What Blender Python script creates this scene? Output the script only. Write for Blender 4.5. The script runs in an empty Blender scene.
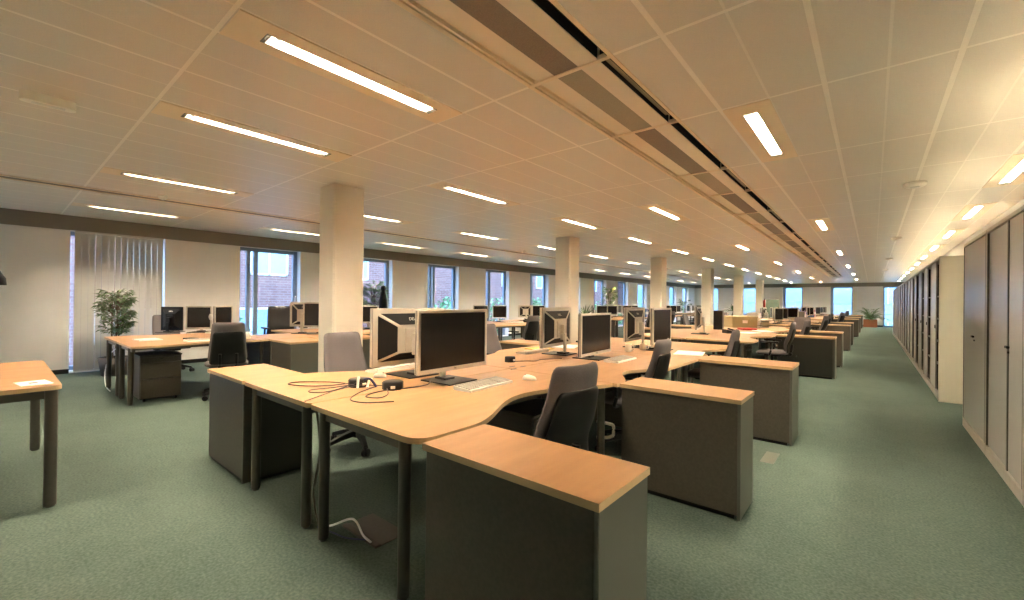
import bpy, bmesh, math, random
from mathutils import Vector, Matrix
PI = math.pi
random.seed(7)
S = bpy.context.scene
COL = S.collection
T = 0.73          # desk height
CEIL = 2.68

# ------------------------------------------------------------------ materials
def mat(name, col, rough=0.5, metal=0.0, spec=0.5, build=None, emit=None, es=1.0, alpha=None):
    m = bpy.data.materials.new(name); m.use_nodes = True
    nt = m.node_tree; b = nt.nodes['Principled BSDF']
    b.inputs['Base Color'].default_value = (*col, 1)
    b.inputs['Roughness'].default_value = rough
    b.inputs['Metallic'].default_value = metal
    b.inputs['Specular IOR Level'].default_value = spec
    if emit:
        b.inputs['Emission Color'].default_value = (*emit, 1)
        b.inputs['Emission Strength'].default_value = es
    if build: build(nt, b)
    return m
def N(nt, t, **kw):
    n = nt.nodes.new(t)
    for k, v in kw.items():
        if k.startswith('i_'): n.inputs[k[2:].replace('_', ' ')].default_value = v
        else: setattr(n, k, v)
    return n
def noise_mix(c1, c2, scale, stretch=(1, 1, 1), detail=4, bump=0.0, lo=0.35, hi=0.65, bscale=None, bdist=0.002):
    def f(nt, b):
        tc = N(nt, 'ShaderNodeTexCoord'); mp = N(nt, 'ShaderNodeMapping'); mp.inputs['Scale'].default_value = stretch
        ns = N(nt, 'ShaderNodeTexNoise'); ns.inputs['Scale'].default_value = scale; ns.inputs['Detail'].default_value = detail
        rp = N(nt, 'ShaderNodeValToRGB'); rp.color_ramp.elements[0].position = lo; rp.color_ramp.elements[1].position = hi
        rp.color_ramp.elements[0].color = (*c1, 1); rp.color_ramp.elements[1].color = (*c2, 1)
        L = nt.links.new
        L(tc.outputs['Object'], mp.inputs[0]); L(mp.outputs[0], ns.inputs[0]); L(ns.outputs[0], rp.inputs[0]); L(rp.outputs[0], b.inputs['Base Color'])
        if bump:
            n2 = ns
            if bscale:
                n2 = N(nt, 'ShaderNodeTexNoise'); n2.inputs['Scale'].default_value = bscale; n2.inputs['Detail'].default_value = 2
                L(mp.outputs[0], n2.inputs[0])
            bp = N(nt, 'ShaderNodeBump'); bp.inputs['Strength'].default_value = bump; bp.inputs['Distance'].default_value = bdist
            L(n2.outputs[0], bp.inputs['Height']); L(bp.outputs[0], b.inputs['Normal'])
    return f
def carpet(nt, b):
    L = nt.links.new
    tc = N(nt, 'ShaderNodeTexCoord')
    big = N(nt, 'ShaderNodeTexNoise'); big.inputs['Scale'].default_value = 1.1; big.inputs['Detail'].default_value = 5
    fine = N(nt, 'ShaderNodeTexNoise'); fine.inputs['Scale'].default_value = 70; fine.inputs['Detail'].default_value = 5
    mid = N(nt, 'ShaderNodeTexNoise'); mid.inputs['Scale'].default_value = 9; mid.inputs['Detail'].default_value = 4
    for n in (big, fine, mid): L(tc.outputs['Object'], n.inputs[0])
    a1 = N(nt, 'ShaderNodeMath', operation='MULTIPLY_ADD'); a1.inputs[1].default_value = .75; L(fine.outputs[0], a1.inputs[0])
    a2 = N(nt, 'ShaderNodeMath', operation='MULTIPLY'); a2.inputs[1].default_value = .15; L(mid.outputs[0], a2.inputs[0]); L(a2.outputs[0], a1.inputs[2])
    a3 = N(nt, 'ShaderNodeMath', operation='MULTIPLY_ADD'); a3.inputs[1].default_value = .25; L(big.outputs[0], a3.inputs[0]); L(a1.outputs[0], a3.inputs[2])
    rp = N(nt, 'ShaderNodeValToRGB')
    rp.color_ramp.elements[0].position = .42; rp.color_ramp.elements[1].position = .72
    rp.color_ramp.elements[0].color = (.044, .068, .054, 1); rp.color_ramp.elements[1].color = (.092, .122, .100, 1)
    L(a3.outputs[0], rp.inputs[0]); L(rp.outputs[0], b.inputs['Base Color'])
    bp = N(nt, 'ShaderNodeBump'); bp.inputs['Strength'].default_value = .5; bp.inputs['Distance'].default_value = .006
    L(a1.outputs[0], bp.inputs['Height']); L(bp.outputs[0], b.inputs['Normal'])
def ceiling_mat(nt, b):
    # perforated metal planks: paler T-bars between the modules
    L = nt.links.new
    tc = N(nt, 'ShaderNodeTexCoord'); sp = N(nt, 'ShaderNodeSeparateXYZ'); L(tc.outputs['Object'], sp.inputs[0])
    def M(op, a, bb=None, c=None):
        n = N(nt, 'ShaderNodeMath', operation=op)
        for i, v in enumerate((a, bb, c)):
            if v is None: continue
            if isinstance(v, (int, float)): n.inputs[i].default_value = v
            else: L(v, n.inputs[i])
        return n.outputs[0]
    def line(v, off, period, w):
        u = M('SUBTRACT', v, off); u = M('DIVIDE', u, period); u = M('ADD', u, .5); u = M('FLOORED_MODULO', u, 1.0); u = M('SUBTRACT', u, .5)
        u = M('ABSOLUTE', u); u = M('MULTIPLY', u, period); return M('LESS_THAN', u, w)
    X, Y = sp.outputs[0], sp.outputs[1]
    left = M('LESS_THAN', X, -1.4)
    ly = M('MAXIMUM', line(Y, .72, 2.572, .011), line(Y, 2.187, 2.572, .011))
    lxs = M('MULTIPLY', line(X, -2.0, .6, .010), left); lxf = M('MULTIPLY', line(X, -2.3, .6, .007), left)
    right = M('SUBTRACT', 1.0, left)
    rxs = M('MULTIPLY', line(X, .36, .6, .014), right); rxf = M('MULTIPLY', line(X, .06, .6, .007), right)
    m = M('MAXIMUM', M('MAXIMUM', lxs, rxs), ly); m2 = M('MAXIMUM', lxf, rxf); m = M('MAXIMUM', m, M('MULTIPLY', m2, .55))
    ns = N(nt, 'ShaderNodeTexNoise'); ns.inputs['Scale'].default_value = 160; L(tc.outputs['Object'], ns.inputs[0])
    mx = N(nt, 'ShaderNodeMix', data_type='RGBA'); mx.inputs[6].default_value = (.76, .70, .62, 1); mx.inputs[7].default_value = (.95, .89, .80, 1)
    L(m, mx.inputs[0]); 
    mm = N(nt, 'ShaderNodeMix', data_type='RGBA', blend_type='MULTIPLY'); mm.inputs[0].default_value = .35
    rp = N(nt, 'ShaderNodeValToRGB'); rp.color_ramp.elements[0].position = .3; rp.color_ramp.elements[1].position = .7
    rp.color_ramp.elements[0].color = (.78, .78, .78, 1)
    L(ns.outputs[0], rp.inputs[0]); L(mx.outputs[2], mm.inputs[6]); L(rp.outputs[0], mm.inputs[7]); L(mm.outputs[2], b.inputs['Base Color'])
    bp = N(nt, 'ShaderNodeBump'); bp.inputs['Strength'].default_value = .6; bp.inputs['Distance'].default_value = .003
    L(m, bp.inputs['Height']); L(bp.outputs[0], b.inputs['Normal'])
def glassmat():
    m = bpy.data.materials.new('window_glass'); m.use_nodes = True; nt = m.node_tree; nt.nodes.clear()
    o = nt.nodes.new('ShaderNodeOutputMaterial'); t = nt.nodes.new('ShaderNodeBsdfTransparent'); g = nt.nodes.new('ShaderNodeBsdfGlossy')
    g.inputs['Roughness'].default_value = .02; t.inputs[0].default_value = (.93, .97, 1, 1)
    x = nt.nodes.new('ShaderNodeMixShader'); x.inputs[0].default_value = .06
    nt.links.new(t.outputs[0], x.inputs[1]); nt.links.new(g.outputs[0], x.inputs[2]); nt.links.new(x.outputs[0], o.inputs[0]); return m
def brickmat(nt, b):
    L = nt.links.new; tc = N(nt, 'ShaderNodeTexCoord'); mp = N(nt, 'ShaderNodeMapping'); mp.inputs['Rotation'].default_value = (0, PI/2, PI/2)
    sp = N(nt, 'ShaderNodeSeparateXYZ'); cb = N(nt, 'ShaderNodeCombineXYZ'); L(tc.outputs['Object'], sp.inputs[0]); L(sp.outputs[1], cb.inputs[0]); L(sp.outputs[2], cb.inputs[1])
    br = N(nt, 'ShaderNodeTexBrick'); br.inputs['Scale'].default_value = 1.0; br.inputs['Brick Width'].default_value = .42; br.inputs['Row Height'].default_value = .14
    br.inputs['Mortar Size'].default_value = .014; br.inputs['Color1'].default_value = (.17, .07, .06, 1); br.inputs['Color2'].default_value = (.24, .11, .095, 1); br.inputs['Mortar'].default_value = (.27, .20, .185, 1)
    L(cb.outputs[0], br.inputs[0]); L(br.outputs[0], b.inputs['Base Color'])
WOODC = (.33, .170, .073), (.395, .212, .095)
M = dict(
 wood=mat('beech_laminate', WOODC[0], .42, spec=.35, build=noise_mix(*WOODC, 5, (3.5, .55, 1), 5, lo=.3, hi=.7)),
 edge=mat('pale_edge_band', (.50, .36, .20), .4),
 dark=mat('charcoal_laminate', (.058, .05, .037), .5, build=noise_mix((.052, .045, .033), (.066, .057, .042), 60)),
 ddoor=mat('near_black_door', (.022, .021, .017), .4),
 darkend=mat('grey_green_laminate', (.085, .088, .072), .5),
 leg=mat('dark_grey_painted_steel', (.075, .07, .058), .38, .35),
 black=mat('black_plastic', (.008, .008, .008), .5, spec=.3),
 blackgloss=mat('black_screen', (.009, .008, .008), .22),
 silver=mat('silver_plastic', (.56, .53, .46), .38, .1),
 white=mat('white_plastic', (.78, .77, .72), .4),
 cream=mat('cream_plastic', (.62, .56, .45), .45),
 fabric=mat('mauve_grey_fabric', (.13, .115, .118), .95, build=noise_mix((.115, .102, .104), (.155, .137, .14), 300)),
 seatf=mat('mauve_grey_seat_fabric', (.13, .115, .118), .95, build=noise_mix((.115, .102, .104), (.155, .137, .14), 300)),
 carpet=mat('green_carpet', (.1, .15, .11), .97, spec=.15, build=carpet),
 ceil=mat('perforated_metal_ceiling', (.6, .56, .5), .36, spec=.5, build=ceiling_mat),
 panel=mat('smooth_ceiling_panel', (.86, .72, .54), .4),
 stripw=mat('pale_ceiling_strip', (.86, .76, .62), .45),
 perfb=mat('brown_perforated_strip', (.27, .22, .18), .7, build=noise_mix((.24, .19, .155), (.3, .25, .2), 220)),
 perfg=mat('olive_perforated_strip', (.38, .33, .25), .7, build=noise_mix((.35, .3, .22), (.42, .37, .28), 220)),
 slot=mat('black_air_slot', (.01, .01, .01), .9),
 wall=mat('off_white_paint', (.74, .72, .71), .7, build=noise_mix((.73, .71, .705), (.76, .74, .735), 3)),
 reveal=mat('white_window_reveal', (.8, .82, .84), .5),
 col=mat('cream_painted_column', (.76, .70, .60), .6, build=noise_mix((.74, .68, .58), (.78, .72, .62), 2)),
 band=mat('grey_brown_bulkhead', (.2, .18, .15), .6),
 slat=mat('grey_vertical_blind', (.50, .49, .47), .8),
 frame=mat('slate_blue_aluminium', (.24, .29, .36), .45, .2),
 glass=glassmat(),
 cab=mat('pale_grey_cabinet', (.50, .475, .41), .42, build=noise_mix((.47, .445, .385), (.53, .505, .44), 40, (8, 1, .3))),
 cabdoor=mat('ribbed_cabinet_door', (.42, .41, .385), .3, build=noise_mix((.38, .372, .35), (.46, .452, .425), 60, (1, 9, .15), bump=.25, bdist=.001)),
 cabend=mat('cream_cabinet_end', (.66, .62, .51), .5),
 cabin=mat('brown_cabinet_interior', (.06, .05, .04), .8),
 tube=mat('lamp_tube', (1, 1, 1), .5, emit=(1, .82, .60), es=56.0),
 tubec=mat('lamp_tube_paler', (1, 1, 1), .5, emit=(1, .88, .64), es=40.0),
 louvre=mat('polished_louvre', (.8, .8, .78), .25, .6),
 keyc=mat('grey_keycaps', (.42, .40, .36), .5),
 paper=mat('white_paper', (.85, .85, .85), .6),
 ink=mat('printed_ink', (.16, .16, .2), .7),
 cable=mat('dark_violet_cable', (.035, .022, .03), .5),
 cablew=mat('white_cable', (.75, .75, .75), .5),
 cableb=mat('blue_cable', (.02, .025, .1), .5),
 brick=mat('red_brick', (.45, .25, .22), .85, build=brickmat),
 pale=mat('pale_grey_cladding', (.30, .33, .36), .7),
 winfr=mat('white_window_frame', (.8, .85, .9), .5),
 winpane=mat('outside_window_pane', (.25, .38, .5), .15, spec=.8),
 grass=mat('outdoor_ground', (.16, .2, .14), .9),
 leaf=mat('ficus_leaf', (.05, .095, .022), .45, build=noise_mix((.03, .06, .015), (.11, .17, .05), 9)),
 ficusl=mat('fresh_ficus_leaf', (.08, .14, .04), .45, build=noise_mix((.05, .09, .025), (.15, .22, .08), 9)),
 leafb=mat('bamboo_leaf', (.06, .13, .04), .4, build=noise_mix((.12, .22, .08), (.34, .50, .2), 9)),
 leafy=mat('yucca_leaf', (.06, .12, .05), .4),
 leafp=mat('palm_leaf', (.1, .2, .06), .5, build=noise_mix((.08, .16, .05), (.17, .28, .1), 6)),
 leafo=mat('outdoor_leaf', (.16, .34, .13), .6, build=noise_mix((.1, .25, .1), (.24, .42, .2), 3)),
 bark=mat('brown_stem', (.13, .085, .05), .85),
 pot=mat('dark_brown_pot', (.05, .038, .032), .6),
 terra=mat('terracotta_planter', (.38, .14, .06), .6),
 soil=mat('dark_soil', (.03, .02, .015), .95),
 card=mat('olive_cardboard', (.38, .36, .22), .8),
 yellow=mat('yellow_cardboard', (.6, .42, .12), .7),
 red=mat('red_plastic', (.5, .03, .015), .45),
 blue=mat('blue_binder', (.06, .12, .3), .5),
 purple=mat('violet_binder', (.22, .16, .3), .5),
 green=mat('green_board', (.14, .2, .15), .6),
 skinpink=mat('pink_paper', (.6, .25, .2), .6),
 chrome=mat('chrome_metal', (.6, .6, .6), .2, 1.0),
 light_led=mat('smoke_detector_white', (.93, .89, .8), .4),
)

# ------------------------------------------------------------------ mesh builder
class MB:
    def __init__(s): s.v = []; s.f = []; s.sm = []; s.mi = []; s.cur = 0
    def add(s, vs, fs, smooth=False, mi=None):
        o = len(s.v); s.v += [tuple(p) for p in vs]
        for q in fs: s.f.append(tuple(i+o for i in q)); s.sm.append(smooth); s.mi.append(s.cur if mi is None else mi)
        return s
    def box(s, a, b, bev=0.0, mi=None, rot=None, at=None):
        x0, x1 = sorted((a[0], b[0])); y0, y1 = sorted((a[1], b[1])); z0, z1 = sorted((a[2], b[2]))
        vs = [(x0,y0,z0),(x1,y0,z0),(x1,y1,z0),(x0,y1,z0),(x0,y0,z1),(x1,y0,z1),(x1,y1,z1),(x0,y1,z1)]
        fs = [(0,3,2,1),(4,5,6,7),(0,1,5,4),(1,2,6,5),(2,3,7,6),(3,0,4,7)]
        if bev > 0:
            bm = bmesh.new(); bv = [bm.verts.new(p) for p in vs]
            for q in fs: bm.faces.new([bv[i] for i in q])
            bmesh.ops.bevel(bm, geom=list(bm.edges), offset=bev, segments=2, profile=.5, affect='EDGES')
            bm.verts.index_update()
            vs = [tuple(v.co) for v in bm.verts]; fs = [tuple(v.index for v in f.verts) for f in bm.faces]; bm.free()
        if rot is not None or at is not None:
            m = (Matrix.Translation(at or (0,0,0)) @ (rot.to_4x4() if rot is not None else Matrix.Identity(4)))
            vs = [tuple(m @ Vector(p)) for p in vs]
        return s.add(vs, fs, False, mi)
    def cyl(s, p0, p1, r0, r1=None, n=16, mi=None, smooth=True):
        r1 = r0 if r1 is None else r1
        p0, p1 = Vector(p0), Vector(p1); d = (p1-p0).normalized(); u = d.orthogonal().normalized(); w = d.cross(u)
        vs = []
        for p, r in ((p0, r0), (p1, r1)):
            for i in range(n):
                a = 2*PI*i/n; vs.append(p + r*(math.cos(a)*u + math.sin(a)*w))
        s.add(vs, [(i, (i+1) % n, n+(i+1) % n, n+i) for i in range(n)], smooth, mi)
        s.add(vs[:n], [tuple(reversed(range(n)))], False, mi); s.add(vs[n:], [tuple(range(n))], False, mi)
        return s
    def tube(s, pts, r, n=6, smooth_path=True, mi=None):
        P = [Vector(p) for p in pts]
        if smooth_path and len(P) > 2:
            Q = []
            for i in range(len(P)-1):
                a, b_, c, d = P[max(i-1,0)], P[i], P[i+1], P[min(i+2, len(P)-1)]
                for k in range(6):
                    t = k/6; Q.append(.5*((2*b_)+(c-a)*t+(2*a-5*b_+4*c-d)*t*t+(3*b_-a-3*c+d)*t**3))
            P = Q+[P[-1]]
        vs = []; up = Vector((0, 0, 1))
        for i, p in enumerate(P):
            d = (P[min(i+1, len(P)-1)]-P[max(i-1, 0)]).normalized(); u = d.cross(up)
            if u.length < .05: u = d.cross(Vector((1, 0, 0)))
            u.normalize(); w = d.cross(u)
            rr = r[min(int(i*len(r)/len(P)), len(r)-1)] if isinstance(r, (list, tuple)) else r
            for k in range(n): a = 2*PI*k/n; vs.append(p+rr*(math.cos(a)*u+math.sin(a)*w))
        fs = [(i*n+k, i*n+(k+1) % n, (i+1)*n+(k+1) % n, (i+1)*n+k) for i in range(len(P)-1) for k in range(n)]
        fs += [tuple(range(n)), tuple((len(P)-1)*n+k for k in reversed(range(n)))]
        return s.add(vs, fs, True, mi)
    def prism(s, pts, z0, z1, mi_top=None, mi_side=None, mi_bot=None):
        n = len(pts); a = sum(pts[i][0]*pts[(i+1)%n][1]-pts[(i+1)%n][0]*pts[i][1] for i in range(n))
        if a < 0: pts = list(reversed(pts))
        b = [(x, y, z0) for x, y in pts]; t = [(x, y, z1) for x, y in pts]
        s.add(t, [tuple(range(n))], False, mi_top); s.add(b, [tuple(reversed(range(n)))], False, mi_bot if mi_bot is not None else mi_side)
        s.add(b+t, [(i, (i+1) % n, n+(i+1) % n, n+i) for i in range(n)], False, mi_side)
        return s
    def lathe(s, prof, c=(0,0,0), n=20, mi=None):
        vs = [(c[0]+r*math.cos(2*PI*k/n), c[1]+r*math.sin(2*PI*k/n), c[2]+z) for r, z in prof for k in range(n)]
        fs = [(i*n+k, i*n+(k+1) % n, (i+1)*n+(k+1) % n, (i+1)*n+k) for i in range(len(prof)-1) for k in range(n)]
        fs += [tuple(reversed(range(n))), tuple((len(prof)-1)*n+k for k in range(n))]
        return s.add(vs, fs, True, mi)
    def xf(s, m):
        s.v = [tuple(m @ Vector(p)) for p in s.v]; return s
    def build(s, name, mats, parent=None, **tags):
        me = bpy.data.meshes.new(name); me.from_pydata(s.v, [], s.f); 
        me.polygons.foreach_set('use_smooth', s.sm); me.polygons.foreach_set('material_index', s.mi)
        for m in (mats if isinstance(mats, (list, tuple)) else [mats]): me.materials.append(M[m] if isinstance(m, str) else m)
        me.update(); o = bpy.data.objects.new(name, me); COL.objects.link(o)
        if parent: o.parent = parent
        tag(o, **tags); return o
def tag(o, label=None, cat=None, group=None, kind=None):
    if label: o['label'] = label
    if cat: o['category'] = cat
    if group: o['group'] = group
    if kind: o['kind'] = kind
    return o
def thing(name, label, cat, loc=(0,0,0), rz=0, group=None):
    o = bpy.data.objects.new(name, None); COL.objects.link(o); o.location = loc; o.rotation_euler = (0,0,rz); o.empty_display_size = .05
    return tag(o, label, cat, group)
def copy_tree(o, parent=None):
    c = o.copy(); COL.objects.link(c); c.parent = parent
    for ch in list(o.children): copy_tree(ch, c)
    return c
def place(proto, used, loc, rz, label, group=None, keep=('',)):
    o = proto if not used else copy_tree(proto)
    o.location = loc; o.rotation_euler = (0,0,rz); o['label'] = label
    if group: o['group'] = group
    elif 'group' in o: del o['group']
    return o
ORD = ['nearest', 'second', 'third', 'fourth', 'fifth', 'sixth', 'seventh', 'eighth', 'ninth', 'tenth', 'eleventh', 'twelfth', 'thirteenth', 'fourteenth']

# ------------------------------------------------------------------ the room
X0, X1, Y0, Y1 = -10.5, 1.46, -2.6, 34.4
PER = 2.572
fl = MB(); fl.box((X0-.3, Y0, -.12), (X1, Y1+.3, 0)); fl.build('floor', 'carpet', kind='structure')
# fixtures: (x centre, y start) ; each 1.12 long
ROWS = []
FX = []
def row(x, starts, tube='tube', name=''):
    FX.append((x, starts, tube, name))
row(-2.455, [.9+2*PER*k for k in range(0, 7)], name='row above the near desks')
row(-3.965, [.9+PER*k for k in range(-1, 13)], name='row above the desk backs')
row(-6.38, [.9+PER*k for k in range(-1, 13)], name='row between the columns and the window desks')
row(-9.1, [.9+PER*k for k in range(0, 13)], name='row nearest the window wall')
row(-.685, [.9+PER*(2*k+1) for k in range(0, 6)], name='row beside the black air slot')
row(1.105, [.9+PER*k for k in range(0, 13)], 'tubec', name='row along the cabinets')
LL, LW = 1.12, .086
holes = []
for x, st, tb, nm in FX:
    for y in st: holes.append((x-LW/2, x+LW/2, y, y+LL))
STRIP = (-1.70, -1.115, -.38, 27.4)
holes.append(STRIP)
xs = sorted({X0, X1} | {round(h[0], 4) for h in holes} | {round(h[1], 4) for h in holes})
ys = sorted({Y0, Y1} | {round(h[2], 4) for h in holes} | {round(h[3], 4) for h in holes})
cm = MB()
for i in range(len(xs)-1):
    run = None
    for j in range(len(ys)):
        cx = (xs[i]+xs[i+1])/2
        inside = True
        if j < len(ys)-1:
            cy = (ys[j]+ys[j+1])/2
            inside = any(h[0] < cx < h[1] and h[2] < cy < h[3] for h in holes)
        if not inside and run is None: run = ys[j]
        if inside and run is not None:
            a, b_ = run, ys[j]; run = None
            cm.add([(xs[i], a, CEIL), (xs[i+1], a, CEIL), (xs[i+1], b_, CEIL), (xs[i], b_, CEIL)], [(3, 2, 1, 0)])
    
cm.box((X0-.3, Y0, CEIL+.22), (X1+.1, Y1+.3, CEIL+.3), mi=0)
cm.build('ceiling', 'ceil', kind='structure')

# light fixtures
def make_light(tube):
    t = thing('ceiling_light', 'x', 'ceiling light')
    w, l = LW/2, LL/2
    p = MB()                                       # smooth mounting panel around the opening
    W2, L2 = .145, .722
    for a, b_ in (((-W2, -L2, 0), (-w-.006, L2, .006)), ((w+.006, -L2, 0), (W2, L2, .006)), ((-w-.006, -L2, 0), (w+.006, -l-.006, .006)), ((-w-.006, l+.006, 0), (w+.006, L2, .006))):
        p.box((a[0], a[1], -.006), (b_[0], b_[1], -.0005))
    p.build('mounting_panel', 'panel', t)
    f = MB()
    for a, b_ in (((-w-.006, -l-.006), (-w, l+.006)), ((w, -l-.006), (w+.006, l+.006)), ((-w, -l-.006), (w, -l)), ((-w, l), (w, l+.006))): f.box((*a, -.009), (*b_, .055))
    f.build('frame', 'leg', t)
    r = MB(); r.box((-w, -l, .05), (w, l, .058)); rf = r.build('reflector', 'louvre', t)
    q = MB(); q.box((-.028, -l+.06, .030), (.028, l-.06, .044), .006); q.build('lamp_tube', tube, t)
    b2 = MB()
    for k in range(27):
        y = -l+.02+k*(LL-.04)/26; b2.box((-w, y-.0012, -.003), (w, y+.0012, .024))
    b2.build('louvre', 'louvre', t)
    return t
for x, st, tb, nm in FX:
    proto = make_light(tb); used = False
    for k, y in enumerate(st):
        seen = [yy for yy in st if yy > .5]
        far = y > 17
        if far: lab = 'small light at the far end of the %s' % nm
        elif y < .5: lab = 'light behind the photographer in the %s' % nm
        else: lab = '%s slim light in the %s' % (ORD[seen.index(y)], nm)
        o = place(proto, used, (x, y+LL/2, CEIL), 0, lab, ('far lights of the '+nm) if far else 'lights of the '+nm); used = True

# long chilled strip: one ceiling vent per module
joints = [STRIP[2]]
k = 0
while joints[-1] < 27:
    joints = sorted(set([round(.72+PER*i, 3) for i in range(0, 12)] + [round(2.187+PER*i, 3) for i in range(-1, 11)])); break
joints = [j for j in joints if -.5 < j < 27.6]
JJ = [j for j in joints]
for i in range(len(JJ)-1):
    a, b_ = JJ[i], JJ[i+1]; y0, y1 = a+.014, b_-.014
    near = i < 8
    t = thing('ceiling_vent', ('%s section of the long ceiling vent strip, %s' % (ORD[i], 'brown perforated panel' if i % 2 == 1 else 'olive perforated panel')) if near else 'short far section of the long ceiling vent strip',
              'ceiling vent', (-1.41, (a+b_)/2, CEIL), 0, 'sections of the long vent strip' if near else 'far sections of the vent strip')
    cy = (a+b_)/2; A, B = y0-cy, y1-cy
    m = MB()
    m.box((-.29, A, -.004), (-.262, B, .02)); m.box((-.250, A, -.002), (-.236, B, .02))
    m.box((-.290, A, .02), (-.2, B, .03))
    m.box((-.290, A-.028, -.006), (.295, A, .02))
    m.box((.272, A, -.006), (.295, B, .03))
    m.build('rail', 'panel', t)
    m = MB(); m.box((-.21, A, .006), (-.087, B, .014)); m.build('side_panel', 'stripw', t)
    m = MB(); m.box((.083, A, -.002), (.2, B, .008)); m.box((.2, A, -.002), (.204, B, .09)); m.build('side_panel', 'stripw', t)
    m = MB(); m.box((-.087, A, .002), (.083, B, .010)); m.build('perforated_panel', 'perfb' if i % 2 == 1 else 'perfg', t)
    m = MB(); m.box((.204, A, .085), (.266, B, .095)); m.box((.262, A, .0), (.2715, B, .085)); m.box((.2045, A, .004), (.2055, B, .085)); m.build('air_slot', 'slot', t)
    if i % 2 == 0:
        m = MB(); m.box((.206, A+.06, .035), (.260, B-.06, .04)); m.build('slot_cover', 'perfg', t)
# groove by the window side
g = MB(); g.box((-7.78, Y0, CEIL-.012), (-7.745, Y1, CEIL-.0005)); g.box((-7.60, Y0, CEIL-.012), (-7.565, Y1, CEIL-.0005)); 
g.build('trim_1', 'panel', kind='structure')
g = MB(); g.box((-7.745, Y0, CEIL-.003), (-7.60, Y1, CEIL-.0006)); g.build('trim_2', 'perfb', kind='structure')

# window wall (left): openings every 2.572 m
WY = [3.41+PER*k for k in range(-2, 12)]
WW = 1.285
D = .26
w = MB(); prev = Y0
for y in WY:
    w.box((X0-D, prev, 0), (X0, y, 2.44)); prev = y+WW
w.box((X0-D, prev, 0), (X0, Y1+.3, 2.44)); w.box((X0-D-.02, Y0, 2.44), (X0, Y1+.3, CEIL+.22)); w.box((X0-D, Y0, -.12), (X0-.002, Y1+.3, .03))
w.build('wall_left', 'wall', kind='structure')
w = MB(); w.box((X0, Y0, 2.435), (X0+.05, Y1, CEIL-.0005)); w.build('trim_3', 'band', kind='structure')
w = MB(); prev = Y0
for y in WY:
    if y > prev: w.box((X0, prev, 0), (X0+.012, y, .075))
    prev = y+WW
w.box((X0, prev, 0), (X0+.012, Y1, .075)); w.build('baseboard_left', 'black', kind='structure')
for i, y in enumerate(WY):
    if i == 0: continue
    fr = MB(); xf0, xf1 = X0-D+.01, X0-D+.07
    a, b_ = y+.002, y+WW-.002
    ja, jb = (.07, .09) if i != 1 else (.012, .012)
    fr.box((xf0, a, .032), (xf1, a+ja, 2.438)); fr.box((xf0, b_-jb, .032), (xf1+.02, b_, 2.438))
    fr.box((xf0, a, 2.36), (xf1, b_, 2.438)); fr.box((xf0, a, .032), (xf1, b_, .10))
    if i % 2 == 0 or i < 4:
        fr.box((xf0, a+.19, .1), (xf1+.03, a+.26, 2.36)); fr.box((xf0, a+.34, .1), (xf1+.01, a+.42, 2.36))
    else: fr.box((xf0, a+.30, .1), (xf1+.03, a+.42, 2.36))
    F = fr.build('window_%d' % i, 'frame', kind='structure')
    gl = MB(); gl.box((xf0+.025, a+.03, .05), (xf0+.031, b_-.03, 2.40)); gl.build('pane', 'glass', F)
    h = MB(); h.box((xf1+.02, b_-.06, 1.33), (xf1+.04, b_-.035, 1.37)); h.box((xf1+.035, b_-.055, 1.25), (xf1+.05, b_-.04, 1.37), .004); h.build('window_handle', 'chrome', F)
# vertical blind
vb = thing('vertical_blind', 'closed grey vertical slat blind hanging in front of the window behind the ficus', 'blind', (X0+.05, 1.485, 0))
m = MB(); m.box((-.03, -.60, 2.40), (.02, .60, 2.433)); m.build('head_rail', 'slat', vb)
m = MB(); n = 14
for k in range(n):
    y = -.555+k*1.11/(n-1); 
    rot = Matrix.Rotation(math.radians(8 if k not in (3, 6) else 20), 3, 'Z')
    m.box((-.0012, -.0428, .03), (.0012, .0428, 2.40), rot=rot, at=(-.01, y, 0))
m.build('slats', 'slat', vb)
m = MB(); m.box((-.02, -.62, .022), (.0, .62, .034)); m.build('bottom_chain', 'white', vb)
# back wall
BW = [(-9.9, -8.8), (-7.3, -6.2), (-4.72, -3.58), (-2.1, -.97)]
w = MB(); prev = X0
for a, b_ in BW: w.box((prev, Y1, 0), (a, Y1+.25, 2.44)); w.box((a, Y1, -.1), (b_, Y1+.25, .5)); prev = b_
w.box((prev, Y1, 0), (.46, Y1+.25, 2.44)); w.box((1.36, Y1, 0), (X1, Y1+.25, 2.44)); w.box((X0-D, Y1, 2.44), (X1, Y1+.25, CEIL+.22))
w.build('wall_back', 'wall', kind='structure')
w = MB(); w.box((X0+.05, Y1-.05, 2.44), (X1, Y1, CEIL-.0005)); w.build('trim_4', 'band', kind='structure')
w = MB(); w.box((X0+.02, Y1-.012, 0), (.46, Y1, .08)); w.build('baseboard_back', 'black', kind='structure')
for i, (a, b_) in enumerate(BW):
    fr = MB(); y0, y1 = Y1+.14, Y1+.20
    fr.box((a, y0, .5), (a+.16, y1, 2.44)); fr.box((b_-.07, y0, .5), (b_, y1, 2.44)); fr.box((a, y0, 2.37), (b_, y1, 2.44)); fr.box((a, y0, .5), (b_, y1, .57))
    F = fr.build('window_%d' % (20+i), 'frame', kind='structure')
    gl = MB(); gl.box((a+.1, y0+.03, .55), (b_-.05, y0+.036, 2.4)); gl.build('pane', 'glass', F)
fr = MB(); a, b_ = .46, 1.36
fr.box((a, Y1+.08, 0), (a+.08, Y1+.15, 2.44)); fr.box((b_-.08, Y1+.08, 0), (b_, Y1+.15, 2.44)); fr.box((a, Y1+.08, 2.36), (b_, Y1+.15, 2.44)); fr.box((a, Y1+.08, 0), (b_, Y1+.15, .08))
F = fr.build('door_1', 'frame', kind='structure'); gl = MB(); gl.box((a+.05, Y1+.11, .05), (b_-.05, Y1+.116, 2.4)); gl.build('pane', 'glass', F)
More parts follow.
